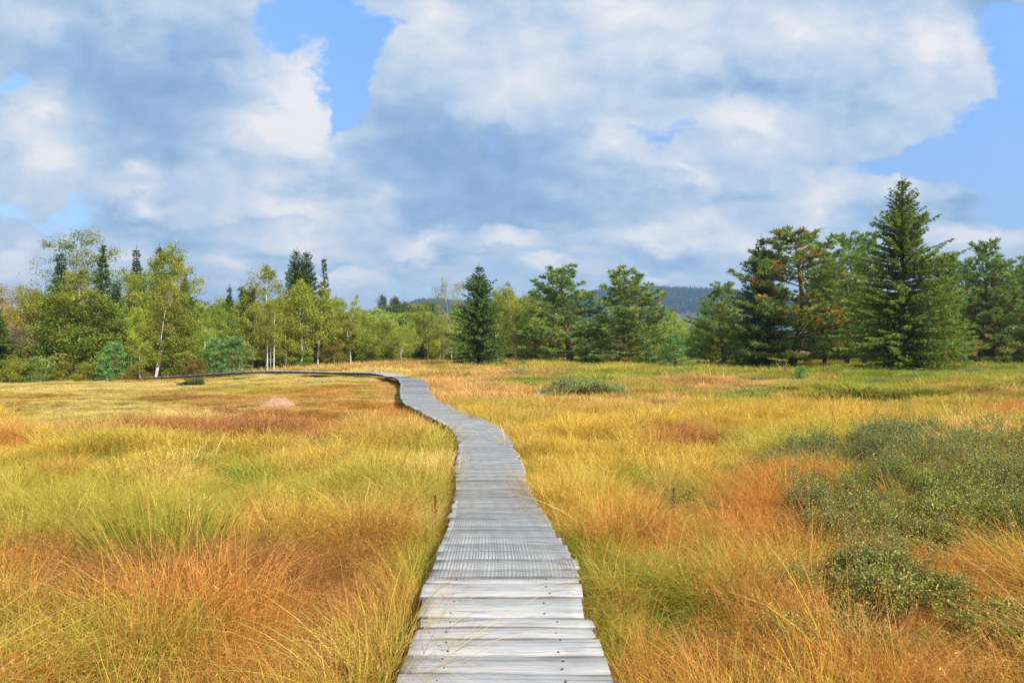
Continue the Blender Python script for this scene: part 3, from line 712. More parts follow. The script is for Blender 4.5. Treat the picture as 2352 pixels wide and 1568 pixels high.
def stalks():
    r = np.random.default_rng(4)
    for (px, py, h, lab, c) in [(1705, 1130, .42, 'bare pale reddish stalk left of the heath shrubs', (.35, .2, .15)), (2310, 1330, .50, 'dry pale flower stalk with a round head before the right heath shrubs', (.5, .33, .18)),
                                (2010, 1480, .42, 'dark rusty dock stalk standing before the reddish bilberry shrub', (.25, .09, .05)), (1000, 1220, .40, 'rusty red dock stalk close to the left boardwalk edge', (.36, .09, .04)),
                                (1545, 1200, .40, 'dark brown dock stalk beside the sparse bilberry shrub', (.22, .11, .06))]:
        x, y, z = gp(px, py); g = Geo(); lx, ly = r.normal(0, .12, 2)
        t = np.linspace(0, 1, 6); P = np.stack([lx * t * h, ly * t * h, h * t], 1); root = empty('dry_stalk', (x, y, z)); tag(root, lab, 'stalk')
        tube(g, P, .004 * (1 - .5 * t), c, 5); obj('stem', g.mesh('stalk_stem', M_RUSH), root)
        g = Geo(); n = 70 if 'dock' in lab else 24; u = r.uniform(.5 if 'dock' in lab else .93, 1, n)
        if 'bare' not in lab:
            kites(g, np.stack([lx * u * h, ly * u * h, h * u], 1) + r.normal(0, .008, (n, 3)), r.normal(0, 1, (n, 3)) + (0, 0, .5), .03, .016, np.array(c) * r.uniform(.7, 1.4, (n, 1)), r); obj('seed_head', g.mesh('stalk_head', M_RUSH), root)
stalks()
def mound(px, py, w, h, label, mat, name='ant_mound'):
    x, y, z = gp(px, py); g = Geo(); n = 90; a = np.arange(n) * 2 * PI / n; qs = np.linspace(0, 1, 36); V = []
    for q in qs:
        rr = w * q; xx = rr * np.cos(a) * (1 + .1 * np.sin(3 * a + 1)); yy = .8 * rr * np.sin(a)
        f = (1 - ss((q - .35) / .65)) * .75 + .25 * np.exp(-(((xx / w - .45) ** 2 + (yy / w) ** 2) / .12))
        V.append(np.stack([xx, yy, h * (f - .06) + .9 * h * (fnoise(xx + x, yy + y, .3, 5, 4) - .5) - (.06 if q == 1 else 0)], 1))
    V = np.concatenate(V); i = np.arange(35)[:, None] * n; j = np.arange(n)[None]
    g.add(V, np.stack([i + j, i + n + j, i + n + (j + 1) % n, i + (j + 1) % n], -1).reshape(-1, 4), (1, 1, 1))
    o = obj(name, g.mesh(name, mat, True)); o.location = (x, y, z); tag(o, label, 'mound')
mound(632, 933, .74, .33, 'bare pinkish peat mound on the short grass left of the boardwalk', M_PEAT, 'peat_mound')
mound(117, 873, .55, .35, 'tiny pinkish mound by the bushes at the far left edge of the cut grass', M_PEAT, 'peat_mound')
mound(352, 862, .7, .45, 'pinkish earth heap at the foot of the leaning birch', M_PEAT, 'peat_mound')
def brush():
    x, y, z = gp(392, 860); r = np.random.default_rng(2); root = empty('brush_pile', (x, y, z)); tag(root, 'low pile of dead pale branches lying before the birches at left', 'branches')
    g = Geo()
    for k in range(34):
        c = np.array([r.normal(0, .9), r.normal(0, .25), r.uniform(.04, .3)]); d = unit(np.array([r.normal(0, 1), r.normal(0, .5), r.normal(0, .15)])); l = r.uniform(.4, 1.1)
        tube(g, [c - d * l, c + (0, 0, r.normal(0, .04)), c + d * l], [.035, .028, .012], np.array((.9, .85, .8)) * r.uniform(.8, 1.6), 5)
    obj('brushwood', g.mesh('dead_branches', M_BARK), root)
brush()

# ------------------------------------------------------------------ trees
def quadset(g, items, r):
    if not items: return
    p = np.array([i[0] for i in items]); d = np.array([i[1] for i in items]); L = np.array([i[2] for i in items]); W = np.array([i[3] for i in items]); c = np.array([i[4] for i in items])
    kites(g, p, d, L, W, c, r)
def spruce(seed, H, R, c_in, c_out, dens=1.0, pw=.85, gap=0.0, ls=1.0, low=.03, lump=.35):
    r = np.random.default_rng(seed); g = Geo(); tr = Geo(); it = []
    tz = np.linspace(0, H, 10); tp = np.stack([.04 * H / 10 * np.sin(tz + seed), .03 * np.cos(tz * 1.3), tz], 1)
    tube(tr, tp, np.linspace(.016 * H, .012, 10), (1, 1, 1), 7)
    z = low * H; c_in = np.array(c_in); c_out = np.array(c_out)
    while z < H * .985:
        f = z / H; n = int(r.integers(5, 8) * dens) if f < .9 else 4; a0 = r.uniform(0, 6)
        prof = (1 - f) ** pw * (1 - .22 * math.exp(-f / .06)); lum = 1 + lump * math.sin(z * 2.1 + seed) * .35
        for k in range(n):
            a = a0 + k * 2 * PI / n + r.normal(0, .25)
            if r.random() < gap: continue
            L = max(R * prof * (r.uniform(.68, 1.06) + (.22 if r.random() < .12 else 0)) * (1 + lump * (float(vnoise(a * 1.3 + seed, z * .9)) - .5)) * lum, (.055 if f > .9 else .09) * H / 10 if f < .93 else .02 * H * (1.05 - f) / .12)
            e = -.22 + 1.15 * f ** 1.3 + r.normal(0, .07); ca, sa = math.cos(a), math.sin(a); ns = max(int(L / (.17 * ls)), 2)
            bp = []
            for q in range(ns + 1):
                s = q / ns; rad = L * s * math.cos(e); zz = z + L * (s * math.sin(e) - .16 * s * (1 - f) + .20 * s * s * (1 - .3 * f)); bp.append((rad * ca, rad * sa, zz))
                if s < .10: continue
                tw = .20 * ls + .36 * L * (1 - s) * .6
                for sg in (-1, 1, 0):
                    if sg == 0 and s < .8 and r.random() < .55: continue
                    aa = a + sg * r.uniform(.5, 1.1); m = max(1, int(tw / (.36 * ls))) if sg else 1
                    px, py, pz = bp[-1]
                    for w in range(m):
                        d = np.array([math.cos(aa), math.sin(aa), r.normal(-.22 if f < .75 else .25, .22)]); dn = d / np.linalg.norm(d)
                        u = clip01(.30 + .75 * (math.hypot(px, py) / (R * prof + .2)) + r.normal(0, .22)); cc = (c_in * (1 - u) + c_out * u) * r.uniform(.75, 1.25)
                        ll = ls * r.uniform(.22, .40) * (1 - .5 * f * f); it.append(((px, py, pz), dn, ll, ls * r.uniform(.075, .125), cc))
                        for _h in range(2 if f < .8 else 1):
                            if r.random() < .75: it.append(((px, py, pz - .02), np.array([dn[0] * .6 + r.normal(0, .3), dn[1] * .6 + r.normal(0, .3), -.75 if f < .8 else .3]), ls * r.uniform(.18, .36), ls * .09, cc * .95))
                        px += dn[0] * ll * .8; py += dn[1] * ll * .8; pz += dn[2] * ll * .8
            tube(tr, bp[::max(1, ns // 3)] if ns >= 3 else bp, np.linspace(.012 + .006 * L, .006, len(bp[::max(1, ns // 3)] if ns >= 3 else bp)), (.8, .8, .8), 3)
        z += (.30 - .12 * f) * (H / 10) ** .35 * r.uniform(.75, 1.25) * ls ** .5
    for q in range(16): it.append(((0, 0, H * (.94 + .006 * q)), np.array([r.normal(0, .35), r.normal(0, .35), 1.0]), .20 * ls, .05, c_out))
    quadset(g, it, r)
    return g, tr, H, R, M_SPRUCE, M_BARK
def pine(seed, H, R, cs, orange=.14, low=.08, dens=1.0, ls=1.0, young=False, shape='oval', lean=.0):
    r = np.random.default_rng(seed); g = Geo(); tr = Geo(); it = []
    cs = np.array(cs); tz = np.linspace(0, H * .97, 14)
    bend = lambda z: np.array([lean * H * (z / H) ** .6 * (1 - .6 * z / H) + .02 * H * math.sin(z * 5 / H + seed), .015 * H * math.cos(z * 4 / H + seed)])
    b0 = bend(0)
    tp = np.array([(*(bend(z) - b0), z) for z in tz]); tr_c = np.array([(.85, .8, .8) if z < .3 * H else (1.15, .95, .8) for z in tz])
    tube(tr, tp, np.linspace(.020 * H, .018, 14), np.repeat(tr_c, 7, 0), 7)
    def puff(p, d, sc, c):
        sc *= r.uniform(.95, 1.3); c = c * r.uniform(.7, 1.4)
        for q in range(int(15 * dens)):
            v = d + r.normal(0, .62, 3); v /= np.linalg.norm(v)
            it.append((p + r.normal(0, .035 * sc, 3) - d * .06, v, ls * sc * r.uniform(.22, .38), ls * sc * r.uniform(.05, .085), c * r.uniform(.75, 1.25)))
    z = low * H
    while z < H * .96:
        f = (z / H - low) / (1 - low); n = int(r.integers(4, 7)); a0 = r.uniform(0, 6)
        if shape == 'oval': prof = (math.sin(PI * (.16 + .84 * f) ** .85) ** .7) * (1.08 - .42 * f) if f < .97 else .2
        else: prof = (1 - f) ** .75 * (1 - .25 * math.exp(-f / .1))
        for k in range(n):
            a = a0 + k * 2 * PI / n + r.normal(0, .3); L = max(R * prof * r.uniform(.55, 1.12), .09 * H)
            if r.random() < .08 and not young: continue
            e = (.05 + .85 * f) + r.normal(0, .12); bx = bend(z) - b0; P = []; ns = max(3, int(L / (.36 * ls)))
            for q in range(ns + 1):
                s = q / ns; rad = L * s * math.cos(e); p = np.array([bx[0] + rad * math.cos(a + .15 * math.sin(s * 3 + k)), bx[1] + rad * math.sin(a + .15 * math.sin(s * 3 + k)), z + L * (s * math.sin(e) + .22 * s * s - .08 * s)]); P.append(p)
                if s < (.1 if young else .22): continue
                d0 = np.array([math.cos(a) * math.cos(e), math.sin(a) * math.cos(e), math.sin(e) + .45 * s])
                for sg in ((-1, 1) if q < ns else (-1, 0, 1)):
                    tw = L * (1 - s) * .45 * r.uniform(.5, 1.1) + .18 * ls; aa = a + sg * r.uniform(.5, 1.0); dd = np.array([math.cos(aa), math.sin(aa), .35 + .5 * f + r.normal(0, .15)]); dd /= np.linalg.norm(dd); m = max(1, int(tw / (.26 * ls)))
                    if m > 1: tube(tr, [p, p + dd * tw * .9], [.014, .006], (1.15, .95, .8), 3)
                    for w in range(m):
                        last = (w == m - 1); pp = p + dd * tw * (w + 1) / m + r.normal(0, .07, 3)
                        inner = s < .75 and not last
                        c = np.array((.60, .36, .06)) if (r.random() < orange * (2.2 if inner else .45)) else cs[r.integers(len(cs))]
                        puff(pp, unit(dd * .7 + np.array([0, 0, .6])), 1.0, c)
            tube(tr, P, np.linspace(.012 + .011 * L, .007, len(P)), (1.3, 1.0, .85) if f > .2 else (.9, .85, .82), 4)
        z += H * (.055 if not young else .10) * r.uniform(.75, 1.25)
    for q in range(4): puff(np.array([*(bend(H * .95) - b0), H * (.93 + .018 * q)]), np.array([0, 0, 1.0]), .9, cs[0])
    quadset(g, it, r)
    return g, tr, H, R, M_PINE, M_PBARK
def leafy(seed, H, R, cs, low=.25, ncl=130, per=46, leaf=.22, stems=1, droop=.5, prof='oval', white=True, clump=.42, lean=.0, twigs=True, sd=.28):
    r = np.random.default_rng(seed); g = Geo(); tr = Geo(); cs = np.array(cs)
    st = []
    for k in range(stems):
        a = r.uniform(0, 6); b = np.array([.12 * R * math.cos(a), .12 * R * math.sin(a)]) * (stems > 1); ln = r.normal(lean, .02 + .05 * (stems > 1), 2); t = np.linspace(0, 1, 12); hz = H * (.97 if k == 0 else r.uniform(.72, .95))
        wv = .035 * R * np.sin(t * 7 + r.uniform(0, 6))
        P = np.stack([b[0] + b[0] * 2.2 * t * (stems > 1) + ln[0] * H * t + wv, b[1] + b[1] * 2.2 * t * (stems > 1) + ln[1] * H * t, hz * t], 1); st.append(P)
        tube(tr, P, np.linspace(.0115 * H / (1 + .25 * (stems - 1)), .012, 12), (1, 1, 1), 6)
    def prf(f):
        if prof == 'oval': return math.sin(PI * (.10 + .88 * f) ** .8) ** .75
        if prof == 'cone': return (1 - f) ** .85 * min(1, .55 + f * 3)
        if prof == 'dome': return math.sqrt(max(1 - f * f, .02))
        return .55 + .45 * math.sin(PI * f ** .6)
    pts = []; nlimb = max(int(ncl / 4.2), 8); ga = 2.4
    for i in range(nlimb):
        f = ((i + r.random()) / nlimb) ** .95; z = H * (low + (1 - low) * f); pr = prf(f) * r.uniform(.62, 1.14)
        a = i * ga + r.normal(0, .35); L = R * pr; S = st[r.integers(stems)]
        if L < .12 * R: L = .12 * R
        rise = L * r.uniform(.45, 1.0) if prof != 'dome' else L * .3
        hb = max(z - rise, .03 * H)
        b = np.array([np.interp(hb, S[:, 2], S[:, 0]), np.interp(hb, S[:, 2], S[:, 1]), hb]); e = np.array([b[0] + L * math.cos(a), b[1] + L * math.sin(a), min(z, H)])
        m = b + (e - b) * .55 + np.array([0, 0, .10 * L])
        if twigs: tube(tr, [b, m, e], [.008 + .012 * L / 2.5, .012, .005], (.66, .58, .53), 4)
        k = max(2, int(2 + 3.4 * L / R))
        for q in range(k):
            sx = 1.02 - .68 * q / k if k > 1 else 1.0
            p = (b * (1 - sx) ** 2 + 2 * m * sx * (1 - sx) + e * sx ** 2) if sx <= 1 else e
            off = r.normal(0, .16 * R * (.4 + .6 * pr), 3) * np.array([1, 1, .5]); pts.append((p[0] + off[0], p[1] + off[1], p[2] + off[2], p))
    for q in range(max(3, nlimb // 8)):
        S = st[q % stems]; z = H * (.90 + .09 * r.random()); t = np.array([np.interp(z, S[:, 2], S[:, 0]), np.interp(z, S[:, 2], S[:, 1]), min(z, S[-1, 2])]); pts.append((*t, t))
    tot = ncl * per * 1.6; pern = tot / len(pts)
    for i, (x, y, z, lp) in enumerate(pts):
        n = int(pern * r.uniform(.55, 1.45)); sp = R * sd * .62 * r.uniform(.6, 1.25)
        o = r.normal(0, 1, (n, 3)) * np.array([sp, sp, sp * .6]) * .62; hang = r.random(n) ** 1.5 * droop * sp * 2.6; o[:, 2] -= hang
        o = np.clip(o, -2.0 * sp - hang[:, None], 2.0 * sp)
        c = cs[r.integers(len(cs))] * r.uniform(.78, 1.22); cc = c * r.uniform(.7, 1.3, (n, 1)); yl = r.random(n) < .12; cc[yl] = cc[yl] * .4 + np.array((.46, .36, .04)) * .6
        d = r.normal(0, 1, (n, 3)); d[:, 2] -= droop * .8
        P = np.array([x, y, z]) + o; P[:, 2] = np.maximum(P[:, 2], .06)
        if twigs and i % 2 == 0: tube(tr, [lp, (x, y, z)], [.007, .004], (.6, .52, .48), 3)
        kites(g, P, d, leaf * .82 * r.uniform(.7, 1.3, n), leaf * .54 * r.uniform(.7, 1.2, n), cc, r)
    return g, tr, H, R, M_LEAF, (M_WBARK if white else M_BARK)

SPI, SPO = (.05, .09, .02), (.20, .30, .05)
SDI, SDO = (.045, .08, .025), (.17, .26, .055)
PBL = [(.24, .36, .10), (.30, .41, .115), (.20, .31, .085)]; PGR = [(.27, .37, .085), (.32, .41, .09), (.22, .33, .085)]; PYB = [(.24, .42, .13), (.28, .45, .14)]
BYG = [(.42, .48, .07), (.36, .44, .065), (.50, .51, .08)]; BOL = [(.37, .38, .065), (.32, .37, .065), (.44, .40, .07)]; AGR = [(.19, .30, .04), (.26, .36, .05), (.40, .45, .07)]; GRY = [(.31, .37, .11), (.36, .39, .12)]
BRN = [(.54, .33, .085), (.46, .32, .10), (.40, .36, .08)]; PAL = [(.46, .40, .23), (.40, .37, .2)]; LIM = [(.40, .48, .08), (.34, .43, .08)]; WIL = [(.42, .49, .23), (.36, .44, .18)]; DKG = [(.11, .16, .045), (.14, .19, .055)]
KINDS = {}
def kind(k, name, cat, fn): KINDS[k] = dict(name=name, cat=cat, fn=fn, made=None)
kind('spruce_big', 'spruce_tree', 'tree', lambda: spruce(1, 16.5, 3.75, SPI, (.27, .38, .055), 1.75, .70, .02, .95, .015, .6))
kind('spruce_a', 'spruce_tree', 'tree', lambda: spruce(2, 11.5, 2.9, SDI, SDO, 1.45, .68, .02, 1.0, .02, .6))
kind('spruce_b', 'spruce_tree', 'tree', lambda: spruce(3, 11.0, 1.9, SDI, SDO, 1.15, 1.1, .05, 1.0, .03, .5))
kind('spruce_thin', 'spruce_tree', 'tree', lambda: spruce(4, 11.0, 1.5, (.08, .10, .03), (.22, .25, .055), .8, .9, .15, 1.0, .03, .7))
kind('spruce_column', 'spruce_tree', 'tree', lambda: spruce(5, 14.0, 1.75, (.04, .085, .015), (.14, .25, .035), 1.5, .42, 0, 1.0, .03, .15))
kind('pine_big', 'pine_tree', 'tree', lambda: pine(6, 12.0, 4.4, PGR + PBL[:1], .13, .09, 1.15, 1.0, False, 'oval', .06))
kind('pine_a', 'pine_tree', 'tree', lambda: pine(7, 12.0, 3.6, PBL, .06, .03, 1.0, 1.15, False, 'oval'))
kind('pine_b', 'pine_tree', 'tree', lambda: pine(8, 12.0, 3.5, PGR, .08, .03, .95, 1.15, False, 'oval', .02))
kind('pine_c', 'pine_tree', 'tree', lambda: pine(9, 10.5, 2.8, PBL + PGR[:1], .16, .06, 1.0, 1.1, False, 'cone'))
kind('pine_tall', 'pine_tree', 'tree', lambda: pine(10, 13.0, 3.3, PGR + PBL[:1], .10, .09, 1.1, 1.1, False, 'oval', .02))
kind('pine_young', 'young_pine', 'tree', lambda: pine(12, 3.4, 1.25, PYB, .05, .03, .65, .62, True, 'cone'))
kind('pine_sapling', 'pine_sapling', 'sapling', lambda: pine(13, 1.6, .6, PYB, .0, .04, .5, .42, True, 'cone'))
kind('birch_a', 'birch_tree', 'tree', lambda: leafy(20, 11.0, 2.4, BYG, .22, 150, 46, .21, 1, .7))
kind('birch_b', 'birch_tree', 'tree', lambda: leafy(21, 10.0, 2.2, BOL + BYG[:1], .25, 135, 44, .21, 2, .8))
kind('birch_c', 'birch_tree', 'tree', lambda: leafy(22, 8.0, 2.4, BYG, .30, 120, 44, .20, 4, .6))
kind('birch_thin', 'birch_tree', 'tree', lambda: leafy(23, 12.0, 2.2, BOL, .45, 90, 40, .21, 1, 1.0, clump=.5))
kind('birch_lean', 'birch_tree', 'tree', lambda: leafy(24, 8.0, 1.7, BOL + BYG[:1], .38, 90, 44, .2, 1, .6, lean=.05))
kind('birch_tall', 'birch_tree', 'tree', lambda: leafy(25, 13.0, 2.9, BYG + AGR[:1], .15, 210, 50, .22, 2, .6, 'oval'))
kind('birch_pale', 'birch_tree', 'tree', lambda: leafy(26, 13.0, 3.2, PAL + BOL, .3, 130, 34, .2, 2, .8, clump=.45))
kind('aspen_tall', 'aspen_tree', 'tree', lambda: leafy(30, 14.0, 3.6, GRY + AGR[:1], .35, 200, 34, .22, 3, .2, clump=.45))
kind('aspen_front', 'aspen_tree', 'tree', lambda: leafy(31, 9.5, 3.3, AGR, .02, 260, 56, .25, 3, .4, 'cone', clump=.46))
kind('broadleaf', 'broadleaf_tree', 'tree', lambda: leafy(32, 9.0, 3.4, AGR + BOL[:1], .08, 200, 48, .25, 2, .3, 'oval', False))
kind('brown_tree', 'broadleaf_tree', 'tree', lambda: leafy(33, 9.0, 3.4, BRN, .12, 170, 38, .22, 2, .2, 'oval', False))
kind('pale_tree', 'withered_tree', 'tree', lambda: leafy(34, 6.0, 2.6, [(.42, .35, .25), (.34, .29, .2), (.22, .2, .1)], .1, 100, 36, .17, 2, .2, 'dome', False))
kind('bush', 'willow_bush', 'bush', lambda: leafy(35, 2.6, 1.7, [(.27, .31, .045), (.23, .28, .045)], .02, 95, 60, .15, 4, .1, 'dome', False, .2, sd=.3))
kind('bush_olive', 'willow_bush', 'bush', lambda: leafy(36, 2.4, 1.6, [(.32, .22, .05), (.27, .22, .05)], .02, 80, 60, .13, 4, .1, 'dome', False, .2, sd=.3))
kind('bush_yellow', 'willow_bush', 'bush', lambda: leafy(37, 2.2, 1.8, [(.40, .35, .045), (.30, .31, .05)], .02, 70, 54, .15, 4, .1, 'dome', False, .25, sd=.3))
kind('birch_sapling', 'birch_sapling', 'sapling', lambda: leafy(38, 3.2, 1.4, [(.30, .37, .10), (.26, .32, .08)], .05, 70, 44, .13, 2, .3, 'cone'))
kind('far_dark', 'broadleaf_tree', 'tree', lambda: leafy(39, 12, 5.0, DKG, .05, 150, 50, .5, 1, .1, 'dome', False, .25, twigs=False))
kind('far_lime', 'willow_tree', 'tree', lambda: leafy(40, 9, 5.0, LIM, .0, 150, 50, .5, 1, .1, 'dome', False, .2, twigs=False))
kind('far_willow', 'willow_tree', 'tree', lambda: leafy(41, 8, 4.5, WIL, .0, 150, 50, .45, 1, .2, 'dome', False, .3, twigs=False))

def build(k):
    K = KINDS[k]
    if K['made'] is None:
        g, tr, H, R, ml, mb = K['fn'](); mn, mx = g.bounds()
        v = np.concatenate(g.v); rr = np.percentile(np.hypot(v[:, 0], v[:, 1]), 95 if k.startswith('spruce') else 90)
        K['made'] = (g.mesh(k + '_crown', ml), tr.mesh(k + '_trunk', mb, True), mx[2], rr)
    return K['made']
def place(k, px, D, ytop, hw, label, group=None, ybase=None, rz=None):
    cm, tm, H, R = build(k); K = KINDS[k]
    if D is None: x, D, z = gp(px, ybase)
    else: x = (px - CX) / F * D; z = T(x, D)
    top = ZC - (ytop - HY) / F * D; s = (top - z) / H; w = hw * D / F / R * (1.28 if k.startswith('pine') else 1.3 if k == 'spruce_b' else 1.08)
    root = empty(K['name'], (x, D, z - .03), rz if rz is not None else rngT.uniform(0, 6.28)); root.scale = (w, w, s)
    tag(root, label, K['cat'], group)
    obj('crown', cm, root); obj('trunk', tm, root)
    return root
rngT = np.random.default_rng(77)
GB = 'trees of the left wood'; GM = 'birches along the far wood edge'; GP = 'pines at the right'
TREES = [
 # kind, px, D, ytop, half width, label, group
 ('brown_tree', 12, 74, 645, 62, 'orange brown broadleaf tree at the far left edge of the wood', GB),
 ('brown_tree', 62, 80, 662, 45, 'thin brownish tree left of the tall aspen', GB),
 ('broadleaf', 95, 76, 656, 42, 'olive broadleaf tree just left of the tall aspen', GB),
 ('pale_tree', 62, 70, 742, 52, 'pale withered tree with whitish twigs behind the left bushes', GB),
 ('spruce_b', -8, 62, 700, 40, 'dark spruce cut off by the left edge of the photo', GB),
 ('aspen_tall', 180, 80, 520, 98, 'tallest grey green aspen with airy top at the left', GB),
 ('spruce_b', 141, 77, 568, 44, 'dark spruce standing inside the tall aspen crown', GB),
 ('spruce_b', 236, 77, 546, 36, 'dark narrow spruce right of the tall aspen, with a pointed top', GB),
 ('birch_thin', 182, 74, 610, 50, 'birch with a pale forked trunk before the tall aspen', GB),
 ('aspen_front', 165, 66, 660, 88, 'broad green aspen leafy to the ground in front of the tall aspen', GB, 862),
 ('spruce_b', 268, 74, 640, 40, 'dark green spruce between the front aspen and the tall birches', GB),
 ('pine_young', 263, 62, 779, 29, 'small blue green pine at the foot of the front aspen', GB, 862),
 ('bush', 47, 63, 786, 52, 'round yellow green bush by the left edge', GB, 872),
 ('birch_sapling', 86, 60, 816, 38, 'pale green sapling before the round bush', GB, 871),
 ('bush_yellow', 182, 61.5, 826, 46, 'yellowish bush at the foot of the front aspen', GB, 868),
 ('bush_yellow', 10, 60, 818, 34, 'low olive bush in the bottom left corner of the wood', GB, 873),
 ('spruce_b', 314, 77, 558, 34, 'spruce tip rising left of the big birch group', GB),
 ('spruce_b', 366, 79, 552, 34, 'spruce top poking out of the big birch group', GB),
 ('birch_tall', 362, 72, 556, 76, 'tall yellow green birch behind the double stemmed birch', GB),
 ('birch_tall', 300, 70, 612, 56, 'birch at the left flank of the big birch group', GB),
 ('birch_b', 352, 65, 626, 58, 'yellow green birch with two white stems in the left wood', GB, 853),
 ('birch_a', 322, 64, 700, 30, 'slim birch with a straight pale trunk left of the double stemmed birch', GB),
 ('broadleaf', 402, 67, 700, 52, 'green broadleaf tree right of the double stemmed birch', GB),
 ('spruce_b', 424, 74, 608, 30, 'dark spruce right of the big birch group', GB),
 ('bush_yellow', 312, 62, 832, 28, 'yellow bush at the foot of the slim birch', GB, 859),
 ('bush_olive', 451, 62, 820, 30, 'brown olive rounded bush in front of the wood edge', GB, 856),
 ('birch_a', 466, 66, 752, 32, 'small birch behind the brown olive bush', GB),
 ('birch_tall', 470, 76, 690, 34, 'leafy birch filling the gap right of the dark spruce', GB),
 ('pine_young', 494, 65, 768, 22, 'narrow blue green pine right of the brown olive bush', GB, 851),
 ('pine_young', 537, 65, 766, 32, 'wider blue green pine beside the narrow one', GB, 851),
 ('spruce_b', 527, 82, 649, 26, 'short dark spruce behind the blue green pines', GB),
 ('birch_tall', 505, 80, 700, 34, 'birch left of the short dark spruce', GB),
 ('pine_c', 562, 84, 655, 30, 'bluish pine behind the white trunk birches', GB),
 ('birch_thin', 612, 82, 604, 44, 'weeping birch with rounded open top', GB),
 ('birch_a', 580, 80, 690, 36, 'birch left of the white trunk birches', GB),
 ('birch_thin', 614, 70, 690, 22, 'left of three slender white trunk birches', GB),
 ('birch_thin', 622, 70.5, 705, 20, 'middle of three slender white trunk birches', GB),
 ('birch_thin', 630, 70, 680, 24, 'right of three slender white trunk birches', GB),
 ('birch_a', 656, 76, 700, 30, 'birch between the white trunks and the columnar spruces', GB),
 ('spruce_column', 680, 84, 566, 33, 'left one of the twin blunt columnar spruces', GB),
 ('spruce_column', 704, 85, 570, 33, 'right one of the twin blunt columnar spruces', GB),
 ('birch_a', 692, 77, 638, 42, 'birch with white trunk before the columnar spruces', GB),
 ('birch_lean', 730, 79, 655, 36, 'birch with leaning trunk right of the columnar spruces', GB),
 ('spruce_thin', 745, 83, 583, 27, 'thin see-through spruce right of the columnar pair', GB),
 ('bush', 660, 76, 800, 44, 'green willow bush between the white trunks and columnar spruces', GB),
 ('bush_olive', 760, 80, 770, 34, 'olive willow bush below the thin spruce', GB),
 ('birch_b', 790, 88, 676, 36, 'birch right of the thin spruce', GM),
 ('birch_lean', 806, 84, 715, 30, 'birch with single leaning white trunk before the far wood', GM),
 ('birch_c', 840, 96, 700, 44, 'leafy birch left of the lime willows', GM),
 ('bush', 850, 86, 770, 40, 'willow bush right of the leaning white trunk', GM),
 ('bush', 880, 92, 790, 24, 'dark green bush left of the round topped birch clump', GM),
 ('birch_c', 917, 89, 745, 40, 'round topped birch clump with four white stems', GM),
 ('spruce_b', 966, 92, 772, 18, 'small dark spruce between two birch clumps', GM),
 ('birch_b', 985, 96, 690, 40, 'birch right of the small dark spruce', GM),
 ('birch_c', 1012, 89, 738, 40, 'birch clump with many thin stems beside the middle spruce', GM),
 ('birch_pale', 1040, 94, 636, 52, 'pale sparse birch rising behind the middle spruce', GM),
 ('birch_tall', 1140, 96, 655, 36, 'birch hidden behind the right of the middle spruce', GM),
 ('birch_b', 1192, 88, 649, 44, 'birch between the middle spruce and the first pine', GM),
 ('bush_yellow', 1215, 90, 790, 40, 'yellow bush at the foot of the birch left of the first pine', GM),
 ('spruce_a', 1101, None, 602, 62, 'dark green middle spruce with cones standing alone on orange grass', None, 843),
 ('pine_a', 1308, None, 603, 80, 'bushy blue green pine, left of the middle pair', GP, 838),
 ('pine_b', 1440, 84, 608, 76, 'olive green pine, right of the middle pair', GP),
 ('pine_c', 1430, 76, 700, 46, 'smaller bluish pine before the olive pine', GP),
 ('birch_a', 1545, 100, 708, 26, 'birch right of the middle pines', GM),
 ('bush', 1500, 96, 780, 40, 'willow bush between the middle pines and the young pine', GM),
 ('pine_young', 1552, None, 762, 30, 'bright green young pine alone on the bog', GP, 849),
 ('pine_sapling', 1836, None, 836, 15, 'tiny pine seedling before the leaning pine', GP, 880),
 ('pine_sapling', 1204, None, 827, 9, 'tiny pine seedling right of the middle spruce', GP, 846),
 ('pine_b', 1662, 74, 640, 50, 'small pine left of the spruce and leaning pine', GP),
 ('spruce_a', 1748, 64, 534, 66, 'dark spruce behind the leaning pine', GP),
 ('pine_big', 1812, None, 519, 122, 'large orange tinted pine with a bent grey trunk and low limbs', GP, 850),
 ('pine_tall', 1893, 72, 574, 40, 'pine behind the right flank of the bent trunk pine', GP),
 ('pine_tall', 1945, 70, 530, 48, 'tall pine between the bent trunk pine and the biggest spruce', GP),
 ('pine_tall', 1985, 74, 528, 44, 'tall pine close behind the left side of the biggest spruce', GP),
 ('spruce_big', 2072, None, 398, 112, 'biggest bright green spruce at the right, taller than all others', None, 859),
 ('pine_c', 2158, 66, 575, 60, 'blue green pine behind the right side of the biggest spruce', GP),
 ('pine_tall', 2205, 78, 590, 36, 'pine in the gap right of the biggest spruce', GP),
 ('pine_tall', 2246, 72, 545, 52, 'tall pine with pointed top right of the biggest spruce', GP),
 ('pine_tall', 2290, 70, 588, 50, 'pine with orange needles and visible trunk at the right', GP),
 ('pine_b', 2340, 74, 605, 50, 'pine near the right edge of the photo', GP),
 ('pine_tall', 2385, 70, 580, 50, 'pine cut off by the right edge of the photo', GP),
 ('far_dark', 908, 260, 678, 30, 'dark round tree on the rise beyond the lime willows', 'far trees on the rise'),
 ('far_dark', 880, 270, 672, 18, 'grey green tree with thin top beside the dark round tree', 'far trees on the rise'),
 ('far_dark', 932, 255, 690, 24, 'lower dark tree right of the dark round tree', 'far trees on the rise'),
]
for t in TREES:
    place(*t[:6], t[6] if len(t) > 6 else None, t[7] if len(t) > 7 else None, rz=(0.15 if t[0] == 'pine_big' else None))

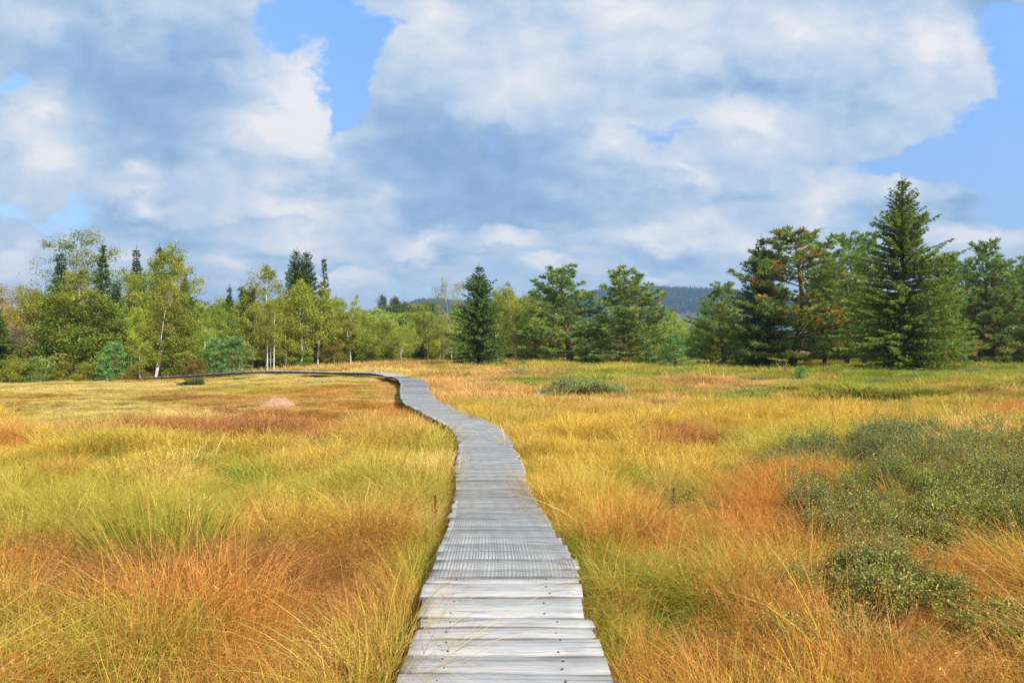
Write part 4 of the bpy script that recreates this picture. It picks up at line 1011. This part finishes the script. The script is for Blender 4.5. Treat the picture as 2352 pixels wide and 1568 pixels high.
# the woods behind, which read as one mass
def woods():
    r = np.random.default_rng(66); c = coll('wood_trees'); ks = ['birch_tall', 'broadleaf', 'birch_a', 'spruce_b', 'far_lime', 'far_dark', 'far_willow', 'pine_tall', 'birch_c']
    for k in ks:
        cm, tm, H, R = build(k); o = bpy.data.objects.new('wood_tree', cm); c.objects.link(o)
    dims = [build(k)[2:] for k in ks]
    def run(rows, label):
        P, S, I, Ro = [], [], [], []
        for (px0, px1, d0, d1, yt0, yt1, n, kk) in rows:
            for q in range(n):
                px = r.uniform(px0, px1); D = r.uniform(d0, d1); yt = r.uniform(yt0, yt1); k = int(r.choice(kk)); x = (px - CX) / F * D; z = T(x, D); h = ZC - (yt - HY) / F * D - z
                s = h / dims[k][0]; P.append((x, D, z - .05)); S.append((s * r.uniform(.9, 1.3), s * r.uniform(.9, 1.3), s)); I.append(k); Ro.append((0, 0, r.uniform(0, 6)))
        tag(instancer('far_woodland', P, Ro, S, I, None, None, c), label, 'woodland', kind='stuff')
    run([(-140, 480, 84, 120, 690, 740, 60, [0, 1, 2, 3, 1]), (-140, 560, 76, 90, 740, 775, 40, [1, 0, 1]), (440, 800, 92, 130, 672, 735, 60, [0, 1, 2, 3]), (540, 800, 86, 96, 735, 770, 26, [1, 0]), (780, 1100, 104, 150, 722, 765, 60, [0, 1, 2, 8]), (800, 1060, 98, 104, 760, 790, 26, [1, 8]),
         (1080, 1270, 100, 130, 668, 740, 40, [0, 1, 2]), (1250, 1560, 105, 150, 735, 790, 34, [0, 1, 2]), (-500, -140, 70, 120, 620, 740, 40, [0, 1, 3])], 'mixed birch wood filling in behind the front trees')
    run([(840, 990, 160, 230, 705, 745, 34, [4]), (850, 1010, 240, 280, 690, 715, 22, [5]), (1000, 1300, 200, 300, 700, 740, 40, [4, 5]), (740, 850, 160, 230, 700, 740, 16, [4, 5]), (1460, 1720, 150, 260, 735, 790, 46, [6, 4]), (1460, 1720, 300, 500, 725, 755, 40, [6, 4, 5])], 'pale green willow woods beyond the bog')
    run([(1600, 1720, 84, 110, 690, 770, 10, [7, 1]), (1850, 2050, 84, 120, 640, 740, 24, [7]), (2120, 2420, 84, 125, 620, 740, 46, [7]), (2420, 2900, 60, 120, 560, 720, 50, [7])], 'pine wood filling in behind the right pines')
woods()

# ------------------------------------------------------------------ hills
RIDGE = [(300, 0), (870, 0), (915, 50), (950, 84), (985, 99), (1040, 98), (1100, 90), (1180, 84), (1240, 92), (1300, 108), (1370, 122), (1480, 127), (1560, 126), (1640, 120), (1720, 102), (1820, 76), (1950, 45), (2150, 15), (2400, 0)]
HD = 2500.0
def hill_h(x, y):
    px = CX + x / HD * F
    ht = np.interp(px, [a for a, b in RIDGE], [b for a, b in RIDGE]) / F * HD
    v = (y - HD) / np.where(y < HD, 950.0, 900.0)
    return ht * np.clip(1 - v * v, 0, 1) ** 1.0 * (0.97 + .06 * fnoise(x, y, 300, 2, 3)) - 2
def hills():
    xs = np.linspace(-1450, 2000, 90); ys = np.linspace(1540, 3400, 50); X, Y = np.meshgrid(xs, ys, indexing='ij'); Z = hill_h(X, Y); g = Geo(); ny = len(ys)
    i = np.arange(len(xs) - 1)[:, None] * ny; j = np.arange(ny - 1)[None]
    g.add(np.stack([X, Y, Z], -1).reshape(-1, 3), np.stack([i + j, i + ny + j, i + ny + j + 1, i + j + 1], -1).reshape(-1, 4), (1, 1, 1))
    o = obj('hill', g.mesh('hill', M_HILL, True)); tag(o, 'long wooded blue hill on the horizon', None, None, 'structure')
    r = np.random.default_rng(9); c = coll('hill_trees')
    for k in range(4):
        h = Geo(); n = 9; a = np.arange(n) * 2 * PI / n; V = []
        con = k < 3
        for q, f in enumerate(np.linspace(0, 1, 7)):
            rad = (3.6 * (1 - f) ** .8 + .1) if con else 6.0 * math.sqrt(max(1 - (2 * f - 1) ** 2 * .98, .01)); zz = (22 if con else 15) * f
            V.append(np.stack([rad * np.cos(a) * r.uniform(.75, 1.2, n), rad * np.sin(a) * r.uniform(.75, 1.2, n), np.full(n, zz) + r.normal(0, .4, n)], 1))
        i = np.arange(6)[:, None] * n; j = np.arange(n)[None]; h.add(np.concatenate(V), np.stack([i + j, i + (j + 1) % n, i + n + (j + 1) % n, i + n + j], -1).reshape(-1, 4), (.035, .055, .022) if con else (.085, .11, .03)); src(c, 'hill_tree', h, M_SPRUCE)
    n = 26000; px = r.uniform(700, 1980, n); y = r.uniform(1600, 2620, n); x = (px - CX) / F * HD * (y / HD * .5 + .5); z = hill_h(x, y)
    k = (z > 5) & ~((fnoise(x, y, 170, 2, 8) > .60) & (z < 95)); x, y, z = x[k], y[k], z[k]; n = len(x)
    low = (z < 90) & (r.random(n) < .6); idx = np.where(low | (r.random(n) < .2), 3, r.integers(0, 3, n)); s = r.uniform(.7, 1.15, n)
    tag(instancer('hill_forest', np.stack([x, y, z - 1], 1), np.stack([np.zeros(n), np.zeros(n), r.uniform(0, 6, n)], 1), np.stack([s, s, s], 1), idx, None, None, c), 'dark spruce forest covering the far blue hill', 'forest', kind='stuff')
hills()

# ------------------------------------------------------------------ air
def haze():
    m, nt, out = new_mat('air')
    v = N(nt, 'ShaderNodeVolumePrincipled'); v.inputs['Color'].default_value = (.42, .66, 1, 1); v.inputs['Density'].default_value = HAZE; v.inputs['Anisotropy'].default_value = .1
    nt.links.new(v.outputs[0], out.inputs['Volume'])
    x0, x1, y0, y1, z0, z1 = -3200, 3200, -300, 3600, -6, 262
    g = Geo(); V = [(x, y, z) for x in (x0, x1) for y in (y0, y1) for z in (z0, z1)]
    g.add(V, [(0, 1, 3, 2), (4, 6, 7, 5), (0, 4, 5, 1), (2, 3, 7, 6), (0, 2, 6, 4), (1, 5, 7, 3)], (1, 1, 1)); o = obj('haze', g.mesh('haze', m)); tag(o, 'thin blue summer haze over the land', 'haze', kind='stuff')
HAZE = 0.00023
haze()

# ------------------------------------------------------------------ light
SUN_AZ, SUN_EL = 136.0, 40.0
sl = bpy.data.lights.new('sun', 'SUN'); sl.energy = 5.0; sl.angle = R_(.53); sl.color = (1, .945, .86)
so = bpy.data.objects.new('sun', sl); COL.objects.link(so)
so.rotation_euler = (R_(90 - SUN_EL), 0, R_(180 - SUN_AZ))   # light comes from azimuth SUN_AZ, clockwise from +Y
import mathutils
dv = mathutils.Vector((math.sin(R_(SUN_AZ)) * math.cos(R_(SUN_EL)), math.cos(R_(SUN_AZ)) * math.cos(R_(SUN_EL)), math.sin(R_(SUN_EL))))
so.rotation_euler = dv.to_track_quat('Z', 'Y').to_euler()

# ------------------------------------------------------------------ sky with clouds
GAPS = [(705, 50, 170, 120, 1.0), (800, 190, 70, 130, .95), (870, 60, 80, 80, .5), (785, 270, 40, 60, .5), (70, 170, 110, 36, .6), (25, 480, 90, 46, .5), (150, 505, 170, 36, .4),
        (2330, 240, 115, 200, 1.0), (2250, 340, 175, 105, .9), (2100, 368, 150, 50, .65), (2330, 420, 120, 110, .8), (2330, 110, 60, 80, .5), (1985, 395, 110, 40, .4), (1510, 330, 80, 60, .48), (1440, 300, 90, 36, .30), (1570, 300, 60, 30, .25),
        (520, 575, 200, 24, .26), (860, 590, 180, 30, .26), (1330, 625, 240, 36, .26), (1650, 640, 160, 40, .28), (950, 645, 260, 40, .35), (1760, 470, 60, 40, .3), (60, 650, 120, 40, .25), (430, 650, 120, 36, .25), (1290, 590, 90, 30, .25), (1100, 690, 400, 30, .3)]
TONE = [(690, 215, 110, 120, .75), (640, 320, 170, 80, .65), (760, 180, 50, 60, .3), (80, 260, 95, 95, .65), (90, 380, 95, 90, .5), (1200, 200, 170, 100, .35), (1720, 265, 150, 70, .55), (2160, 110, 90, 110, .55), (1580, 395, 80, 36, .55), (1420, 370, 80, 90, .4), (330, 405, 62, 32, .5), (330, 480, 70, 34, .45),
        (660, 470, 170, 70, .5), (860, 435, 60, 50, .4), (1150, 575, 80, 34, .75), (975, 555, 90, 30, .6), (1900, 465, 80, 66, .5), (1490, 530, 110, 34, .6), (2060, 430, 90, 50, .4), (2220, 375, 60, 60, .6), (280, 575, 60, 30, .5), (1250, 625, 50, 20, .5), (1520, 620, 60, 20, .5), (1050, 600, 300, 16, -.3), (700, 590, 200, 14, -.3), (2200, 470, 90, 20, -.3), (1150, 530, 160, 16, -.3), (520, 605, 70, 30, .65), (830, 630, 100, 34, .6), (40, 575, 120, 44, .65), (2240, 535, 140, 44, .65), (1000, 60, 150, 90, .3), (1400, 40, 220, 90, .3), (1850, 60, 160, 60, .35), (1620, 520, 70, 60, .3), (700, 550, 110, 40, .4), (1500, 120, 250, 60, .2), (1700, 560, 80, 60, .3),
        (370, 240, 300, 130, -.55), (150, 110, 300, 130, -.3), (480, 130, 180, 120, -.2), (1000, 360, 280, 150, -.45), (1150, 420, 250, 120, -.35), (1740, 190, 230, 50, -.4), (440, 360, 200, 50, -.3), (1280, 470, 260, 60, -.3), (700, 415, 170, 36, -.35), (1960, 250, 150, 50, -.25), (300, 520, 260, 30, -.3), (2310, 20, 110, 60, -.4), (1000, 240, 120, 120, -.2), (1700, 440, 200, 40, -.3), (1000, 500, 200, 30, -.3), (1350, 330, 120, 60, -.15), (1600, 580, 200, 30, -.25), (2050, 500, 200, 36, -.2), (600, 510, 260, 20, -.15)]
def sky():
    w = bpy.data.worlds.new('World'); sc.world = w; w.use_nodes = True; nt = w.node_tree; nt.nodes.clear()
    out = N(nt, 'ShaderNodeOutputWorld'); bg = N(nt, 'ShaderNodeBackground'); bg.inputs[1].default_value = .15; nt.links.new(bg.outputs[0], out.inputs[0])
    st = N(nt, 'ShaderNodeTexSky', sky_type='NISHITA'); st.sun_disc = False; st.sun_elevation = R_(SUN_EL); st.sun_rotation = R_(SUN_AZ); st.air_density = 1.0; st.dust_density = .5; st.ozone_density = 1.5
    tc = N(nt, 'ShaderNodeTexCoord'); se = N(nt, 'ShaderNodeSeparateXYZ'); nt.links.new(tc.outputs['Generated'], se.inputs[0])
    yy = math_(nt, 'MAXIMUM', math_(nt, 'ABSOLUTE', se.outputs[1]), .12)
    u = math_(nt, 'DIVIDE', se.outputs[0], yy); v = math_(nt, 'DIVIDE', se.outputs[2], yy)
    P = N(nt, 'ShaderNodeCombineXYZ'); nt.links.new(u, P.inputs[0]); nt.links.new(v, P.inputs[1]); P = P.outputs[0]
    # cloud texture shrinks towards the horizon
    sq = math_(nt, 'POWER', math_(nt, 'ADD', math_(nt, 'MAXIMUM', v, 0.0), .06), .6)
    Q = N(nt, 'ShaderNodeCombineXYZ'); nt.links.new(u, Q.inputs[0]); nt.links.new(math_(nt, 'MULTIPLY', sq, 1.75), Q.inputs[1]); Q = Q.outputs[0]
    def warp(vec, src, scale, det, amt):
        wn = noise_(nt, src, scale, det, .6)
        sub = N(nt, 'ShaderNodeVectorMath', operation='SUBTRACT'); nt.links.new(wn.outputs['Color'], sub.inputs[0]); sub.inputs[1].default_value = (.5, .5, .5)
        wv = N(nt, 'ShaderNodeVectorMath', operation='MULTIPLY_ADD'); nt.links.new(sub.outputs[0], wv.inputs[0]); wv.inputs[1].default_value = (amt, amt, 0); nt.links.new(vec, wv.inputs[2]); return wv.outputs[0]
    W = warp(P, Q, 6.0, 7, .17)
    def blobs(lst, start):
        acc = None
        for (cx, cy, rx, ry, a) in lst:
            m = N(nt, 'ShaderNodeMapping', vector_type='POINT'); sx, sy = F / (rx * 1.6), F / (ry * 1.6); m.inputs['Scale'].default_value = (sx, sy, 1); m.inputs['Location'].default_value = (-(cx - CX) / F * sx, -(HY - cy) / F * sy, 0)
            nt.links.new(W, m.inputs['Vector']); g = N(nt, 'ShaderNodeTexGradient', gradient_type='QUADRATIC_SPHERE'); nt.links.new(m.outputs[0], g.inputs[0])
            acc = math_(nt, 'MULTIPLY_ADD', g.outputs['Fac'], a * 1.5, acc if acc is not None else start)
        return acc
    gap = blobs(GAPS, 0.0); tone = blobs(TONE, 0.0)
    Q2 = warp(Q, Q, 9.0, 2, .05)
    def billow(vec, fine):
        """cauliflower heads: rounded cells at several sizes over slow noise"""
        vo = N(nt, 'ShaderNodeTexVoronoi', voronoi_dimensions='2D', feature='F1', normalize=True); vo.inputs['Scale'].default_value = 8.0; vo.inputs['Detail'].default_value = 3.0 if fine else 2.0; vo.inputs['Roughness'].default_value = .55; vo.inputs['Lacunarity'].default_value = 2.2
        nt.links.new(vec, vo.inputs['Vector'])
        n = noise_(nt, vec, 4.6, 9 if fine else 6, .56)
        return math_(nt, 'MULTIPLY_ADD', math_(nt, 'SUBTRACT', .42, vo.outputs['Distance']), .34, n.outputs[0]), n.outputs[0]
    Q3 = warp(Q2, Q, 22.0, 3, .035)
    h1, f1 = billow(Q3, True)
    of = N(nt, 'ShaderNodeVectorMath', operation='ADD'); nt.links.new(Q3, of.inputs[0]); of.inputs[1].default_value = (.022, .028, 0)
    h2, f2 = billow(of.outputs[0], False)
    fine = noise_(nt, Q2, 9.0, 8, .62)
    hm = math_(nt, 'MULTIPLY_ADD', math_(nt, 'SUBTRACT', fine.outputs[0], .5), .9, h1)
    den = math_(nt, 'SUBTRACT', math_(nt, 'MULTIPLY_ADD', math_(nt, 'SUBTRACT', hm, .5), 1.7, .62), math_(nt, 'MULTIPLY', gap, 1.25))
    mr = N(nt, 'ShaderNodeMapRange', interpolation_type='SMOOTHSTEP'); nt.links.new(den, mr.inputs[0]); mr.inputs[1].default_value = -.12; mr.inputs[2].default_value = .34; mask = mr.outputs[0]
    rel = math_(nt, 'SUBTRACT', h1, h2)
    lum = math_(nt, 'ADD', math_(nt, 'MULTIPLY_ADD', tone, .72, .52), math_(nt, 'MULTIPLY', rel, 1.15))
    lum = math_(nt, 'ADD', lum, math_(nt, 'MULTIPLY', math_(nt, 'SUBTRACT', h1, .5), .25), clamp=True)
    cc = ramp(nt, lum, [(0.0, (.26, .42, .66)), (.25, (.35, .52, .75)), (.5, (.53, .66, .83)), (.76, (.74, .79, .875)), (1.0, (.93, .91, .91))])
    sc_ = N(nt, 'ShaderNodeVectorMath', operation='SCALE'); nt.links.new(cc, sc_.inputs[0]); sc_.inputs['Scale'].default_value = 1 / .15 / 2 ** EXPO
    tint = ramp(nt, v, [(0.0, (.34, .36, .42)), (.12, (.38, .40, .46)), (.28, (.52, .58, .70)), (.5, (.64, .82, 1.0))])
    tm = N(nt, 'ShaderNodeVectorMath', operation='MULTIPLY'); nt.links.new(st.outputs[0], tm.inputs[0]); nt.links.new(tint, tm.inputs[1]); ts = N(nt, 'ShaderNodeVectorMath', operation='SCALE'); nt.links.new(tm.outputs[0], ts.inputs[0]); ts.inputs['Scale'].default_value = 1.68; hs = ts.outputs[0]
    fin = mixc(nt, mask, hs, sc_.outputs[0])
    nt.links.new(fin, bg.inputs[0])
    w.cycles.sampling_method = 'MANUAL'; w.cycles.sample_map_resolution = 512
EXPO = 0.25
sky()

# ------------------------------------------------------------------ camera and render settings
cam = bpy.data.cameras.new('camera'); co = bpy.data.objects.new('camera', cam); COL.objects.link(co); sc.camera = co
cam.lens = 24; cam.sensor_width = 36; co.location = (0, 0, ZC); co.rotation_euler = (R_(90), 0, 0)
cam.shift_y = (HY - 784) / 2352.0; cam.clip_start = .05; cam.clip_end = 12000
sc.view_settings.view_transform = 'Standard'; sc.view_settings.look = 'None'; sc.view_settings.exposure = EXPO; sc.view_settings.gamma = 1.0
cy = sc.cycles
cy.max_bounces = 5; cy.diffuse_bounces = 3; cy.glossy_bounces = 2; cy.transmission_bounces = 3; cy.transparent_max_bounces = 4; cy.volume_bounces = 0
cy.use_denoising = True; cy.denoiser = 'OPENIMAGEDENOISE'; cy.denoising_prefilter = 'NONE'; cy.denoising_input_passes = 'RGB_ALBEDO_NORMAL'; cy.use_adaptive_sampling = True; cy.adaptive_threshold = 0.02; cy.caustics_reflective = False; cy.caustics_refractive = False
cy.sample_clamp_indirect = 8
